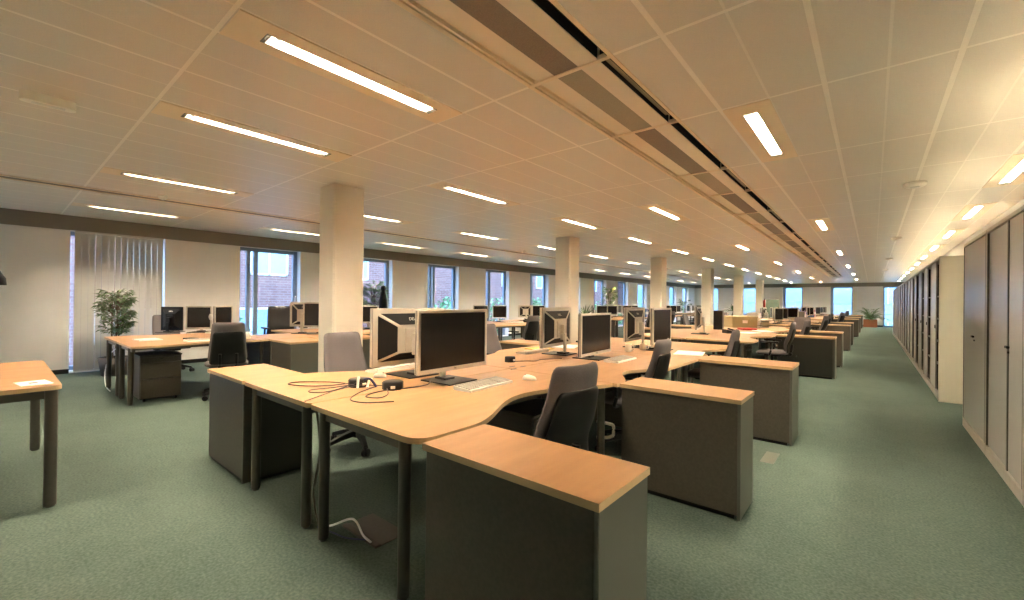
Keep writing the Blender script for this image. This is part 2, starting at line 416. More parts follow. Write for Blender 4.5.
h = MB(); h.box((a+.03, Y1+.05, .98), (a+.05, Y1+.08, 1.02)); h.box((a+.03, Y1+.045, .99), (a+.15, Y1+.055, 1.01)); h.build('door_handle', 'chrome', F)
w = MB(); w.box((X1, Y0, 0), (X1+.1, Y1+.3, CEIL+.22)); w.build('wall_right', 'wall', kind='structure')
w = MB(); w.box((X0-D, Y0-.1, 0), (X1+.1, Y0, CEIL+.22)); w.build('wall_front', 'wall', kind='structure')
# columns
for k in range(6):
    y = 2.56+2*PER*k
    m = MB(); c = .02
    pts = [(-5.235, y), (-4.87, y), (-4.87, y+.40), (-5.235, y+.40)]
    pts = [(-5.235+c, y), (-4.87-c, y), (-4.87, y+c), (-4.87, y+.40-c), (-4.87-c, y+.40), (-5.235+c, y+.40), (-5.235, y+.40-c), (-5.235, y+c)]
    m.prism(pts, 0, CEIL-.0005); o = m.build('column', 'col', kind='structure')

# ------------------------------------------------------------------ smoke detectors
def detector(x, y, r, label, oval=False):
    t = thing('emergency_light' if oval else 'smoke_detector', label, 'emergency light' if oval else 'smoke detector', (x, y, CEIL))
    if oval:
        m = MB()
        pts = []
        for k in range(24):
            a = 2*PI*k/24; pts.append((.045*math.cos(a), (.135-.045)*(1 if math.sin(a) > 0 else -1)+.045*math.sin(a)))
        m.prism(pts, -.058, 0); m.build('housing', 'light_led', t)
        m = MB(); m.box((-.02, -.08, -.063), (.02, .08, -.0575), .002); m.build('lens', 'white', t)
    else:
        m = MB(); m.lathe([(r*.75, -.045), (r*.95, -.03), (r, -.018), (r, 0)]); m.build('housing', 'light_led', t)
        m = MB(); m.lathe([(r*.3, -.056), (r*.45, -.05), (r*.45, -.0445)]); m.build('sensor', 'white', t)
    return t
detector(-4.375, .235, .1, 'elongated white emergency light at the upper left of the ceiling', True)
detector(-7.38, 1.46, .05, 'small round detector on the ceiling beside the long groove')
detector(.352, 6.6, .10, 'large round smoke detector nearest on the ceiling above the aisle')
detector(.352, 11.75, .09, 'second smoke detector above the aisle')
detector(.352, 16.9, .09, 'third smoke detector above the aisle')
detector(.352, 22.0, .09, 'fourth smoke detector above the aisle, towards the end wall')
detector(-7.35, 9.3, .05, 'small round detector on the ceiling over the window desks')

# ------------------------------------------------------------------ cabinets on the right
def tall_cabinet(name, label, y0, y1, x, depth, kind, group):
    W = y1-y0; t = thing(name, label, 'cabinet', (x, y0, 0), 0, group)
    H = 1.985; body = MB()
    body.box((.0, 0, 0), (depth, .022, H)); body.box((0, W-.022, 0), (depth, W, H)); body.box((0, .022, H-.03), (depth, W-.022, H)); body.box((.0, .022, .0), (depth, W-.022, .085)); body.box((depth-.02, .022, .085), (depth, W-.022, H-.03))
    body.build('body', 'cab', t)
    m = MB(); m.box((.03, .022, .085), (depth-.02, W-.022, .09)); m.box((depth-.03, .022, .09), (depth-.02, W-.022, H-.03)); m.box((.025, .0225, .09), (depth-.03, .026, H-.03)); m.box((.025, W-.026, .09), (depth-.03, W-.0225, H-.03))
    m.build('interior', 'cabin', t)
    if kind == 'single':
        d = MB(); d.box((.004, .03, .10), (.02, W-.03, H-.04), .002); dd = d.build('door', 'cabdoor', t); hy = W*.47
        h = MB(); h.box((-.018, hy-.035, 1.0), (-.001, hy+.035, 1.02), .004); h.box((-.004, hy-.02, .965), (.004, hy-.005, .98)); h.build('handle', 'black', dd)
        for ya in (.022, W-.034):
            e = MB(); e.box((-.001, ya, .1), (.012, ya+.012, H-.04)); e.build('edge_strip', 'leg', t)
    elif kind == 'closed':
        for a, b_, hy, xo in ((.03, W*.36, .355*W, .004), (W*.36+.008, W-.03, None, .012)):
            d = MB(); d.box((xo, a, .10), (xo+.016, b_, H-.04), .002); dd = d.build('door', 'cabdoor', t)
            if hy is None: continue
            h = MB(); h.box((xo-.018, hy-.035, 1.0), (xo-.001, hy+.035, 1.02), .004); h.box((xo-.01, hy-.02, .965), (xo, hy-.005, .98)); h.build('handle', 'black', dd)
        for xa, ya, yb in ((-.002, W*.36-.012, W*.36+.022), (-.001, .022, .032), (-.001, W-.034, W-.022)):
            e = MB(); e.box((xa, ya, .1), (.014, yb, H-.04)); e.build('edge_strip', 'leg', t)
    else:
        op = (.52, .62, .56, .70, .60, .48)[int(round((y0-8.3)/1.2)) % 6]
        d = MB(); d.box((.004, op, .10), (.02, W-.03, H-.04), .002); dd = d.build('door', 'cabdoor', t)
        if y0 < 12: h = MB(); h.box((-.006, op+.015, .98), (.003, op+.035, 1.03), .002); h.build('handle', 'black', dd)
        for z in (.42, .76, 1.1, 1.44):
            m = MB(); m.box((.06, .027, z), (depth-.03, W-.027, z+.02)); m.build('shelf', 'cab', t)
    return t
for i, (y0, y1) in enumerate(((5.61, 6.85), (4.35, 5.59), (3.09, 4.33))):
    tall_cabinet('tall_cabinet', ['grey tambour cabinet at the far end of the near cabinet run, ahead of the gap', 'grey tambour cabinet with black handle at mid height, right of its end neighbour', 'grey tambour cabinet cut off by the right edge of the photo'][i], y0, y1, .765, .52, 'single' if i == 0 else 'closed', 'near grey tambour cabinets')
cy = 8.28; ci = 0
NFAR = 15
for i in range(NFAR):
    y0 = cy+.022+i*1.2
    far = i > 5
    lab = ('%s cabinet of the far run with its sliding door half open' % ORD[i]) if not far else 'narrow-looking cabinet far down the right-hand run'
    tall_cabinet('tall_cabinet', lab, y0, y0+1.195, .70, .50, 'open', 'half-open cabinets of the far run' if not far else 'furthest cabinets of the run')
m = MB(); m.box((.692, cy, 0), (1.36, cy+.02, 1.985), .002); m.build('end_panel', 'cabend', label='plain cream end panel facing the camera at the start of the far cabinet run', cat='panel')
# files in the open shelves
fcol = ['paper', 'cream', 'card', 'paper', 'skinpink', 'cab']
for i in range(4):
    y0 = cy+.022+i*1.2
    for z in (.105, .44, .78, 1.12, 1.46):
        if random.random() < .25 and i > 0: continue
        nfile = random.randint(1, 3)
        for k in range(nfile):
            yy = y0+.05+k*.09+random.random()*.02; hh = .24+random.random()*.05
            sh = ['bottom', 'second', 'middle', 'fourth', 'top'][[.105, .44, .78, 1.12, 1.46].index(z)]
            m = MB(); m.box((.80, yy, z+.003), (1.10, yy+.065, z+hh), .003)
            o = m.build('box_file', random.choice(fcol), label='box file standing on the %s shelf of the %s half-open cabinet' % (sh, ORD[i]), cat='box file', group='files on the %s shelf of the %s half-open cabinet' % (sh, ORD[i]))
            s = MB(); s.box((.7985, yy+.015, z+.1), (.8, yy+.05, z+.18)); s.build('spine_label', 'paper', o)

# ------------------------------------------------------------------ desks
def outline(xs, side, y0, y1, yc, hw, depth, wid=1.0, rn=0, rf=0, cut=True):
    """spine x, side (+1 right, -1 left), wave front edge"""
    pts = [(xs, y0)] 
    xe = xs+side*wid
    def arc(cx, cy, r, a0, a1, n=6): return [(cx+side*r*math.cos(a0+(a1-a0)*k/n), cy+r*math.sin(a0+(a1-a0)*k/n)) for k in range(n+1)]
    if rn: pts = arc(xs+side*.03, y0+.03, .03, PI, 1.5*PI) + arc(xe-side*rn, y0+rn, rn, -PI/2, 0)
    else: pts += [(xe, y0)]
    if cut:
        n = 22
        for k in range(n+1):
            u = -1+2*k/n; d = depth*(.5+.5*math.cos(PI*u))**.8
            pts.append((xe-side*d, yc+hw*u))
    if rf: pts += arc(xe-side*rf, y1-rf, rf, 0, PI/2)
    else: pts += [(xe, y1)]
    pts += [(xs, y1)]
    return pts
def desk(label, xs, side, y0, y1, yc, hw, depth, wid=1.0, rn=0, rf=0, legs=((.1, 0), (.85, 0)), far_legs=((.1, 1), (.85, 1)), group=None, cut=True):
    t = thing('desk', label, 'desk', (xs, y0, 0), 0, group)
    pts = [(p[0]-xs, p[1]-y0) for p in outline(xs, side, y0+.004, y1-.004, yc, hw, depth, wid, rn, rf, cut)]
    m = MB(); m.prism(pts, T-.026, T, 0, 1, 2); m.build('desktop', ['wood', 'edge', 'dark'], t)
    L = y1-y0
    fr = MB(); zt = T-.027
    xa, xb = sorted((side*.09, side*(wid*.84)))
    for yy in (.05, L-.05): fr.box((xa, yy-.015, zt-.05), (xb, yy+.015, zt))
    xb2 = side*.09
    fr.box((xb2-.015, .05, zt-.05), (xb2+.015, L-.05, zt)); xb3 = side*(wid*.64 if cut else wid*.84); fr.box((xb3-.015, .05, zt-.05), (xb3+.015, L-.05, zt))
    fr.build('frame', 'leg', t)
    for fx, e in tuple(legs)+tuple(far_legs):
        x = side*wid*fx; y = .045 if e == 0 else L-.045
        l = MB(); l.cyl((x, y, .012), (x, y, zt), .028, n=18); l.cyl((x, y, 0), (x, y, .012), .02, .026, n=14); l.build('leg', 'leg', t)
    return t
def low_cabinet(label, x0, x1, y0, y1, group=None, door=False, dark_end=False, z=None):
    z = z or T; t = thing('low_cabinet', label, 'cabinet', (x0, y0, 0), 0, group)
    Wd, L = x1-x0, y1-y0
    m = MB(); m.box((.012, .012, .03), (Wd-.022, L-.012, z-.027), .003); m.build('body', 'dark', t)
    m = MB(); m.box((.03, .03, 0), (Wd-.04, L-.03, .03)); m.build('plinth', 'black', t)
    m = MB(); m.box((Wd-.022, .010, .004), (Wd-.004, L-.010, z-.027), .002); m.build('end_panel', 'darkend', t)
    m = MB(); m.prism([(0, 0), (Wd, 0), (Wd, L), (0, L)], z-.026, z, 0, 1, 1); m.build('top', ['wood', 'edge'], t)
    if door:
        m = MB(); m.box((.03, .002, .045), (Wd-.035, .012, z-.04), .002); d = m.build('door', 'ddoor', t)
        m = MB(); m.cyl((Wd*.36, -.010, .36), (Wd*.36, .002, .36), .012, n=12); m.build('lock', 'chrome', d)
    return t
XS = -2.385
# central island, right-hand row (facing the aisle) and left-hand row
cl = [
 [(1.12, 2.85, 2.15, .70, .26), (2.85, 4.71, 3.42, .46, .2), (4.71, 6.55, 5.55, .5, .2)],
 [(7.35, 9.40, 8.4, .6, .24), (9.40, 11.25, 10.3, .6, .24), (11.25, 13.0, 12.2, .6, .22)],
 [(14.1, 15.55, 14.9, .5, .2), (15.55, 17.75, 16.7, .6, .24), (17.75, 19.5, 18.6, .6, .2)],
 [(20.7, 22.5, 21.6, .6, .2), (22.5, 24.3, 23.4, .6, .24), (24.3, 26.0, 25.2, .6, .2)],
 [(27.2, 29.0, 28.1, .6, .2), (29.0, 30.9, 30.0, .6, .2), (30.9, 32.4, 31.7, .5, .2)]]
isl = ['nearest', 'second', 'third', 'fourth', 'furthest']
pos = ['near end', 'middle', 'far end']
for c, bays in enumerate(cl):
    for b, (y0, y1, yc, hw, dp) in enumerate(bays):
        far = c > 1
        g = 'desks of the %s island' % isl[c]
        desk('beech wave desk on the aisle side of the %s desk island, at its %s' % (isl[c], pos[b]), XS, 1, y0, y1, yc, hw, dp, .955 if c == 0 and b == 0 else .99, .10 if b == 0 else 0, .1 if b == 2 else 0, far_legs=((.1, 1), (.85, 1)) if b == 2 else (), group=g)
        desk('beech wave desk on the column side of the %s desk island, at its %s' % (isl[c], pos[b]), XS-.012, -1, y0, y1, yc, hw if c or b else .6, dp, .99, .06 if b == 0 else 0, .1 if b == 2 else 0, far_legs=((.1, 1), (.85, 1)) if b == 2 else (), group=g)
low_cabinet('charcoal low cabinet with beech top, nearest in the foreground', -1.40, -.60, 1.12, 1.49)
low_cabinet('charcoal low cabinet with beech top, second from the camera along the aisle', -1.385, -.60, 2.87, 3.24)
low_cabinet('charcoal low cabinet with beech top, third from the camera along the aisle', -1.385, -.56, 4.69, 5.15)
low_cabinet('charcoal low cabinet with small lock on its dark door, fourth along the aisle', -1.385, -.50, 9.40, 9.85, door=True)
for y, nm in ((11.3, 'fifth'), (15.5, 'sixth'), (17.75, 'seventh'), (22.5, 'eighth'), (26.0, 'ninth'), (31.0, 'tenth')):
    low_cabinet('charcoal low cabinet, %s from the camera along the aisle' % nm, -1.385, -.48 if y < 20 else -.43, y, y+.42, group='far low cabinets along the aisle')
# left return cabinet
low_cabinet('grey-green low cabinet joined to the left of the nearest desk island', -4.16, -3.392, 1.125, 1.555)
for y in (2.83, 4.71, 9.4, 11.3):
    low_cabinet('charcoal low cabinet, column side, %s' % {2.83: 'the middle of the nearest island', 4.71: 'the far end of the nearest island', 9.4: 'the middle of the second island', 11.3: 'the far end of the second island'}[y], -4.16, -3.392, y, y+.42)

# window-side islands
XW = -7.57
wl = [[(1.03, 2.52, 1.85, .5, .12), (3.3, 5.0, 4.2, .55, .2)], [(6.75, 8.5, 7.6, .6, .2), (8.5, 10.2, 9.3, .6, .2), (10.2, 11.9, 11.0, .6, .2)],
      [(13.4, 15.2, 14.3, .6, .2), (15.2, 17.0, 16.1, .6, .2)], [(18.8, 20.6, 19.7, .6, .2), (20.6, 22.4, 21.5, .6, .2)], [(24.5, 26.3, 25.4, .6, .2), (26.3, 28.1, 27.2, .6, .2)]]
for c, bays in enumerate(wl):
    for b, (y0, y1, yc, hw, dp) in enumerate(bays):
        g = 'desks of the %s window island' % isl[c]
        w_ = 1.0 if c else .97
        desk('beech desk facing the room in the %s island by the windows, its %s' % (isl[c], pos[b]), XW, 1, y0, y1, yc, hw, dp, w_, .05 if b == 0 else 0, 0, far_legs=((.1, 1), (.85, 1)), group=g, legs=((.14, 0), (.70, 0)) if (c == 0 and b == 0) else ((.1, 0), (.85, 0)))
        desk('beech desk on the window side of the %s island by the windows, its %s' % (isl[c], pos[b]), XW-.012, -1, y0, y1, yc, hw, dp, w_, .05 if b == 0 else 0, 0, far_legs=((.1, 1), (.85, 1)), group=g)
low_cabinet('charcoal low cabinet at the end of the window-side desks behind the chair', -6.57, -5.92, 2.53, 3.05)
low_cabinet('charcoal low cabinet standing behind its twin near the first column', -6.555, -5.92, 3.07, 3.9)
low_cabinet('long charcoal low cabinet along the backs of the window desks near the first column', -7.55, -6.60, 2.54, 3.28)
# foreground table at left
t = thing('side_table', 'beech table with round dark legs at the left edge of the photo', 'table', (-3.89, .285, 0))
TT = .755
m = MB(); pts = []
for cx, cy_, a0 in ((-.04, -.04, 0), (-1.59, -.04, PI/2), (-1.59, -.76, PI), (-.04, -.76, 1.5*PI)):
    for k in range(6): a = a0+k*PI/10; pts.append((cx+.04*math.cos(a), cy_+.04*math.sin(a)))
m.prism(pts, TT-.026, TT, 0, 1, 2); m.build('table_top', ['wood', 'edge', 'dark'], t)
m = MB(); zt = TT-.027
m.box((-1.57, -.075, zt-.055), (-.05, -.045, zt)); m.box((-1.57, -.76, zt-.055), (-.05, -.73, zt)); m.box((-.075, -.76, zt-.055), (-.045, -.05, zt)); m.box((-1.58, -.76, zt-.055), (-1.55, -.05, zt)); m.build('frame', 'leg', t)
for x, y in ((-.045, -.045), (-1.575, -.045), (-.06, -.745), (-1.57, -.745)):
    m = MB(); m.cyl((x, y, .01), (x, y, zt), .03, n=20); m.cyl((x, y, 0), (x, y, .01), .022, .028, n=14); m.build('leg', 'leg', t)

# ------------------------------------------------------------------ pedestals
def pedestal(label, x1, y0, z=.58, w=.42, d=.56, face=1, group=None):
    t = thing('drawer_pedestal', label, 'drawer unit', (x1, y0, 0), 0 if face == 1 else PI, group)
    if face != 1: t.location = (x1, y0+w, 0)
    m = MB(); m.box((-d, 0, .04), (-.02, w, z-.018), .004); m.build('body', 'dark', t)
    m = MB(); m.box((-d-.003, -.004, z-.018), (.004, w+.004, z), .003); m.build('top', 'dark', t)
    for za, zb in ((z-.09, z-.022), (z-.29, z-.094), (.05, z-.294)):
        m = MB(); m.box((-.02, .006, za), (0, w-.006, zb-.003), .003); dr = m.build('drawer', 'dark', t)
        m = MB(); m.box((-.001, .02, zb-.014), (.008, w-.02, zb-.006), .002); m.build('handle', 'leg', dr)
    m = MB(); m.cyl((0, w*.5, z-.05), (.006, w*.5, z-.05), .011, n=12); m.build('lock', 'chrome', t)
    for a, b_ in ((-.05, .05), (-.05, w-.05), (-d+.06, .05), (-d+.06, w-.05)):
        m = MB(); m.cyl((a, b_-.012, .02), (a, b_+.012, .02), .02, n=12); m.box((a-.012, b_-.012, .03), (a+.012, b_+.012, .042)); m.build('caster', 'black', t)
    return t
pedestal('dark three-drawer pedestal with round lock under the window-side desk, near the ficus', -6.93, 1.17, .585, .42, .5)
pedestal('dark drawer pedestal under the nearest desk beside the empty chair', -1.72, 2.30, .55, .42, .5)
pedestal('dark drawer pedestal under the middle desk of the nearest island', -1.76, 4.1, .55, .42, .5)
pedestal('dark drawer pedestal under a desk of the second island', -1.76, 8.8, .55, .42, .5)

# ------------------------------------------------------------------ chairs (built facing -x: sitter looks to -x)
def back_mesh(wb, wt, z0, z1, th, lean, xo, curve=.03, rc=.06, nu=14, nv=18, inset=0.0):
    m = MB(); F = []; Rr = []
    H = z1-z0
    def halfw(z):
        t = (z-z0)/H; w = (wb+(wt-wb)*t)/2
        for e in (z-z0, z1-z):
            if e < rc: w -= rc-math.sqrt(max(0, rc*rc-(rc-e)**2))
        return max(w, .01)
    vs = []
    for side in (0, 1):
        for j in range(nv+1):
            # denser rows at ends
            t = .5-.5*math.cos(PI*j/nv); z = z0+H*t; hw = halfw(z)
            for i in range(nu+1):
                u = -1+2*i/nu; y = hw*u
                edge = max(0, 1-abs(u)**6)*max(0, 1-abs(2*t-1)**10)
                lum = -.028*math.exp(-((t-.3)/.22)**2)
                x = xo+lean*(z-z0)+lum - curve*(u*u)*1.0
                x += (-th/2 if side == 0 else th/2)*(.15+.85*edge)
                vs.append((x, y, z))
    n1 = (nu+1)*(nv+1); fs = []
    for j in range(nv):
        for i in range(nu):
            a = j*(nu+1)+i; fs.append((a, a+nu+1, a+nu+2, a+1)); b_ = a+n1; fs.append((b_, b_+1, b_+nu+2, b_+nu+1))
    for j in range(nv):
        a = j*(nu+1); b_ = a+nu; fs += [(a, a+n1, a+n1+nu+1, a+nu+1), (b_, b_+nu+1, b_+n1+nu+1, b_+n1)]
    for i in range(nu):
        a = i; b_ = nv*(nu+1)+i; fs += [(a, a+1, a+1+n1, a+n1), (b_, b_+n1, b_+n1+1, b_+1)]
    m.add(vs, fs, True); return m
def chair_proto(style=0, arms=True):
    t = thing('office_chair', 'x', 'chair')
    # base
    b = MB()
    for k in range(5):
        a = 2*PI*k/5+.3; d = Vector((math.cos(a), math.sin(a), 0)); n_ = Vector((-d.y, d.x, 0))
        r0, r1 = .03, .29
        vs = []
        for r, hw, zz, th in ((r0, .032, .135, .05), (.16, .026, .115, .04), (r1, .018, .078, .026)):
            for s1, s2 in ((-1, -1), (1, -1), (1, 1), (-1, 1)): vs.append(d*r+n_*hw*s1*(1 if s2 < 0 else .8)+Vector((0, 0, zz+(th/2)*s2)))
        fs = []
        for q in range(2):
            for i in range(4): fs.append((q*4+i, q*4+(i+1) % 4, q*4+4+(i+1) % 4, q*4+4+i))
        fs += [(3, 2, 1, 0), (8, 9, 10, 11)]; b.add(vs, fs)
    b.cyl((0, 0, .09), (0, 0, .18), .045, .035, 16)
    B = b.build('star_base', 'black', t)
    for k in range(5):
        a = 2*PI*k/5+.3; c = Vector((.29*math.cos(a), .29*math.sin(a), .032)); n_ = Vector((math.cos(a+.9), math.sin(a+.9), 0))
        m = MB(); m.cyl(c-n_*.026, c-n_*.006, .032, n=14); m.cyl(c+n_*.006, c+n_*.026, .032, n=14); m.cyl(c, c+Vector((0, 0, .045)), .01, n=8); m.build('caster', 'black', B)
    m = MB(); m.cyl((0, 0, .17), (0, 0, .30), .026, n=14); m.cyl((0, 0, .28), (0, 0, .40), .018, n=14); m.build('gas_column', 'black', t)
    m = MB(); m.box((-.12, -.09, .385), (.14, .09, .425), .012); m.box((.10, -.035, .39), (.26, .035, .42), .008); m.tube([(0, .08, .40), (0, .2, .40), (-.01, .27, .395)], .006); m.build('mechanism', 'black', t)
    # seat
    m = MB(); sx, sy = .245, .245
    nu = nv = 16; vs = []; fs = []
    for s_ in (0, 1):
        for j in range(nv+1):
            for i in range(nu+1):
                u, v = -1+2*i/nu, -1+2*j/nv
                q = 1-.10*(u*u)*(v*v); x, y = u*sx*math.sqrt(1-.28*v*v), v*sy*math.sqrt(1-.28*u*u)
                e = max(0, 1-max(abs(u), abs(v))**6)
                z = (.43 if s_ == 0 else .46+.035*e-.012*math.exp(-(u*u+v*v)*3)-.03*max(0, -u-.6))
                vs.append((x, y, z))
    n1 = (nu+1)*(nv+1)
    for j in range(nv):
        for i in range(nu):
            a = j*(nu+1)+i; fs.append((a, a+nu+1, a+nu+2, a+1)); fs.append((a+n1, a+n1+1, a+n1+nu+2, a+n1+nu+1))
    for i in range(nu):
        a, b_ = i, nv*(nu+1)+i; fs += [(a, a+1, a+1+n1, a+n1), (b_, b_+n1, b_+1+n1, b_+1)]
        a, b_ = i*(nu+1), i*(nu+1)+nu; fs += [(a, a+n1, a+n1+nu+1, a+nu+1), (b_, b_+nu+1, b_+n1+nu+1, b_+n1)]
    m.add(vs, fs, True); m.build('seat', 'seatf', t)
    m = MB(); m.box((-.2, -.2, .418), (.2, .2, .432), .006); m.build('seat_pan', 'black', t)
    bk = back_mesh(.44, .35, .50, 1.0, .07, .20, .235, .035, .035).build('backrest', 'black' if style == 1 else 'fabric', t)
    sh = back_mesh(.41, .33, .46, .88 if style != 1 else .97, .022, .20, .266, .03, .04).build('back_shell', 'black', bk)
    for y in (-.09, .09) if style == 2 else (0,):
        m = MB(); m.tube([(.22, y, .405), (.275, y, .42), (.285, y, .48), (.30, y, .60)], .017 if style == 2 else .022, 8)
        m.build('back_bracket', 'black', t)
    if arms:
        for s_ in (-1, 1):
            m = MB(); m.tube([(-.02, s_*.18, .415), (-.02, s_*.27, .43), (-.0, s_*.285, .50), (0, s_*.285, .635)], .016, 8); A = m.build('armrest', 'black', t)
            m = MB(); m.box((-.16, s_*.285-.036, .632), (.12, s_*.285+.036, .660), .013); m.build('arm_pad', 'black', A)
    return t
protos = {}
def chair(loc, rz, label, style=0, arms=True, group=None):
    key = (style, arms)
    if key not in protos: protos[key] = [chair_proto(*key), False]
    p = protos[key]; o = place(p[0], p[1], (loc[0], loc[1], 0), rz, label, group); p[1] = True
    return o
R_ = math.radians
chair((-1.43, 1.90), R_(-6), 'grey office chair with black shell pushed up to the nearest aisle-side desk')
chair((-1.68, 3.66), R_(4), 'grey office chair behind the second low cabinet on the aisle side')
chair((-1.55, 5.58), R_(6), 'grey office chair at the desk behind the third low cabinet')
chair((-1.38, 8.95), R_(4), 'grey swivel chair with its seat and armrests in full view before the fourth low cabinet')
chair((-3.52, 2.10), R_(180), 'mauve-grey office chair seen from the front on the column side, beside the first column')
chair((-3.66, 4.25), R_(184), 'mauve-grey office chair half hidden behind the largest monitor, column side')
chair((-6.62, 2.01), R_(-14), 'dark grey office chair with its back to the camera at the nearest window-side desk', 2, False)
chair((-8.80, 3.64), R_(172), 'tall black high-back office chair in front of the first clear window', 1).scale = (1.18, 1.18, 1.16)
chair((-9.42, 2.02), R_(190), 'office chair mostly hidden behind the black monitor at the windows')
chair((-5.95, 7.55), R_(-6), 'dark office chair with back to the camera at the second window island')
chair((-5.95, 9.4), R_(0), 'office chair at the middle of the second window island')
for i, (x, y, r) in enumerate(((-1.30, 10.35, -6), (-1.4, 12.2, 70), (-1.3, 14.9, -10), (-1.35, 16.7, 4), (-1.4, 18.6, 8), (-1.2, 21.5, -20), (-1.35, 23.4, 0), (-1.35, 28.1, 5), (-1.35, 30.0, 0))):
    chair((x, y), R_(r), 'distant office chair along the aisle side, %s beyond the chair with its seat in view' % ['first', 'second', 'third', 'fourth', 'fifth', 'sixth', 'seventh', 'eighth', 'ninth'][i], group='distant chairs along the aisle')
for i, (x, y, r) in enumerate(((-3.7, 6.0, 180), (-3.6, 8.4, 170), (-3.7, 10.3, 188), (-3.7, 12.3, 180), (-3.7, 16.5, 175))):
    chair((x, y), R_(r), 'office chair on the column side of the islands, %s behind the big monitors' % ['first', 'second', 'third', 'fourth', 'fifth'][i], group='column-side chairs behind the monitors')
for i, (x, y, r) in enumerate(((-6.0, 11.0, 0), (-6.1, 14.3, 5), (-6.0, 16.2, -5), (-6.0, 19.8, 0), (-6.0, 25.4, 0))):
    chair((x, y), R_(r), 'far office chair at the window islands, %s in line beyond the dark one' % ['second', 'third', 'fourth', 'fifth', 'sixth'][i], group='far chairs of the window islands')

# ------------------------------------------------------------------ monitors (built: screen faces +x, width along y)
def text_mesh(name, body, size, ext, matn, parent):
    tc = bpy.data.curves.new(name, 'FONT'); tc.body = body; tc.size = size; tc.extrude = ext; tc.align_x = 'CENTER'; tc.align_y = 'CENTER'
    tmp = bpy.data.objects.new(name+'_source', tc); me = bpy.data.meshes.new_from_object(tmp); bpy.data.objects.remove(tmp); bpy.data.curves.remove(tc)
    me.materials.clear(); me.materials.append(M[matn]); o = bpy.data.objects.new(name, me); COL.objects.link(o); o.parent = parent; return o
def monitor_proto(W=.66, H=.425, zb=.085, dark=False, logo=True):
    t = thing('monitor', 'x', 'monitor')
    z0 = zb; z1 = zb+H; w = W/2; bz = .022
    body = 'black' if dark else 'silver'
    m = MB()
    m.box((-.012, -w, z0), (.012, -w+bz, z1), .003); m.box((-.012, w-bz, z0), (.012, w, z1), .003); m.box((-.012, -w+bz*.6, z1-bz), (.012, w-bz*.6, z1), .003); m.box((-.012, -w+bz*.6, z0), (.012, w-bz*.6, z0+bz+.006), .003)
    m.build('bezel', 'silver', t)
    m = MB(); m.box((-.006, -w+bz*.9, z0+bz), (.007, w-bz*.9, z1-bz*.9)); m.build('screen', 'blackgloss', t)
    m = MB(); m.box((-.022, -w+.004, z0+.004), (-.012, w-.004, z1-.004), .003); m.build('back_casing', 'black', t)
    # raised back: silver frame, bevelled black panels, silver centre
    cx0, cx1 = -w*.42, w*.42; cz0, cz1 = z0+H*.22, z1-H*.30
    ow, oz0, oz1 = w-.035, z0+.035, z1-.035
    xa, xb = -.022, -.062
    O = [(xa, -ow, oz0), (xa, ow, oz0), (xa, ow, oz1), (xa, -ow, oz1)]; I = [(xb, cx0, cz0), (xb, cx1, cz0), (xb, cx1, cz1), (xb, cx0, cz1)]
    m = MB(); m.add(O+I, [(0, 1, 5, 4), (1, 2, 6, 5), (2, 3, 7, 6), (3, 0, 4, 7), (4, 5, 6, 7)]); m.box((-.025, -w+.002, z0+.002), (-.0215, w-.002, z1-.002), mi=0)
    m.build('back_cover', body, t)
    m = MB()
    def lerp(a, b_, f_): return tuple(a[i]+(b_[i]-a[i])*f_ for i in range(3))
    for q in ((0, 1, 5, 4), (1, 2, 6, 5), (2, 3, 7, 6), (3, 0, 4, 7)):
        V = (O+I); P4 = [Vector(V[i]) for i in q]; c = sum(P4, Vector())/4; n_ = (P4[1]-P4[0]).cross(P4[3]-P4[0]).normalized()
        if n_.x > 0: n_ = -n_
        vs = []
        for p in P4:
            d_ = c-p; vs.append(p+d_*.10+n_*.003)
        vb = [v-n_*.006 for v in vs]
        m.add(vs+vb, [(0, 1, 2, 3), (7, 6, 5, 4), (0, 4, 5, 1), (1, 5, 6, 2), (2, 6, 7, 3), (3, 7, 4, 0)])
    m.build('vent_panel', 'black', t)
    m = MB(); m.box((xb-.012, cx0*.6, cz0+.01), (xb, cx1*.6, cz1-.02), .004); m.box((xb-.055, -.03, cz0-.02), (xb-.01, .03, cz1-.06), .006)
    m.box((xb-.065, -.024, .02), (xb-.045, .024, cz0+.05), .004); m.build('stand', body, t)
    m = MB(); m.box((-.20, -.14, 0), (.10, .14, .010), .004); m.box((-.15, -.05, .009), (-.04, .05, .026), .006); m.build('foot', 'black', t)
    if logo:
        o = text_mesh('maker_logo', 'DELL', .034 if not dark else .03, .001, 'silver' if not dark else 'white', t)
        zc = (oz1+cz1)/2; xc = (xa+xb)/2-.006
        ang = math.atan2(xb-xa, oz1-cz1)   # slope of the top panel
        o.location = (xc, 0, zc); o.rotation_euler = (PI/2 + ang*1.0, 0, -PI/2) 
        o2 = text_mesh('front_logo', 'DELL', .014, .0005, 'leg', t); o2.location = (.0125, 0, z0+.014); o2.rotation_euler = (PI/2, 0, PI/2)
    return t
mprot = {}
def monitor(loc, rz, label, kind=0, group=None):
    cfg = [dict(W=.68, H=.43), dict(dark=True, W=.37, H=.40, zb=.025), dict(W=.42, H=.36, zb=.10), dict(W=.50, H=.415, zb=.11), dict(W=.42, H=.34, zb=.12, logo=False), dict(W=.375, H=.385, zb=.055), dict(W=.72, H=.42, zb=.045)][kind]
    if kind not in mprot: mprot[kind] = [monitor_proto(**cfg), False]
    p = mprot[kind]; o = place(p[0], p[1], (loc[0], loc[1], T), rz, label, group); p[1] = True
    return o
monitor((-2.30, 2.12), R_(2), 'largest silver-framed monitor with dark screen on the nearest desk')
monitor((-2.80, 2.10), R_(180), 'silver monitor showing its back, behind the largest monitor')
monitor((-2.18, 3.97), R_(4), 'silver monitor with dark screen on the middle desk of the nearest island', 6)
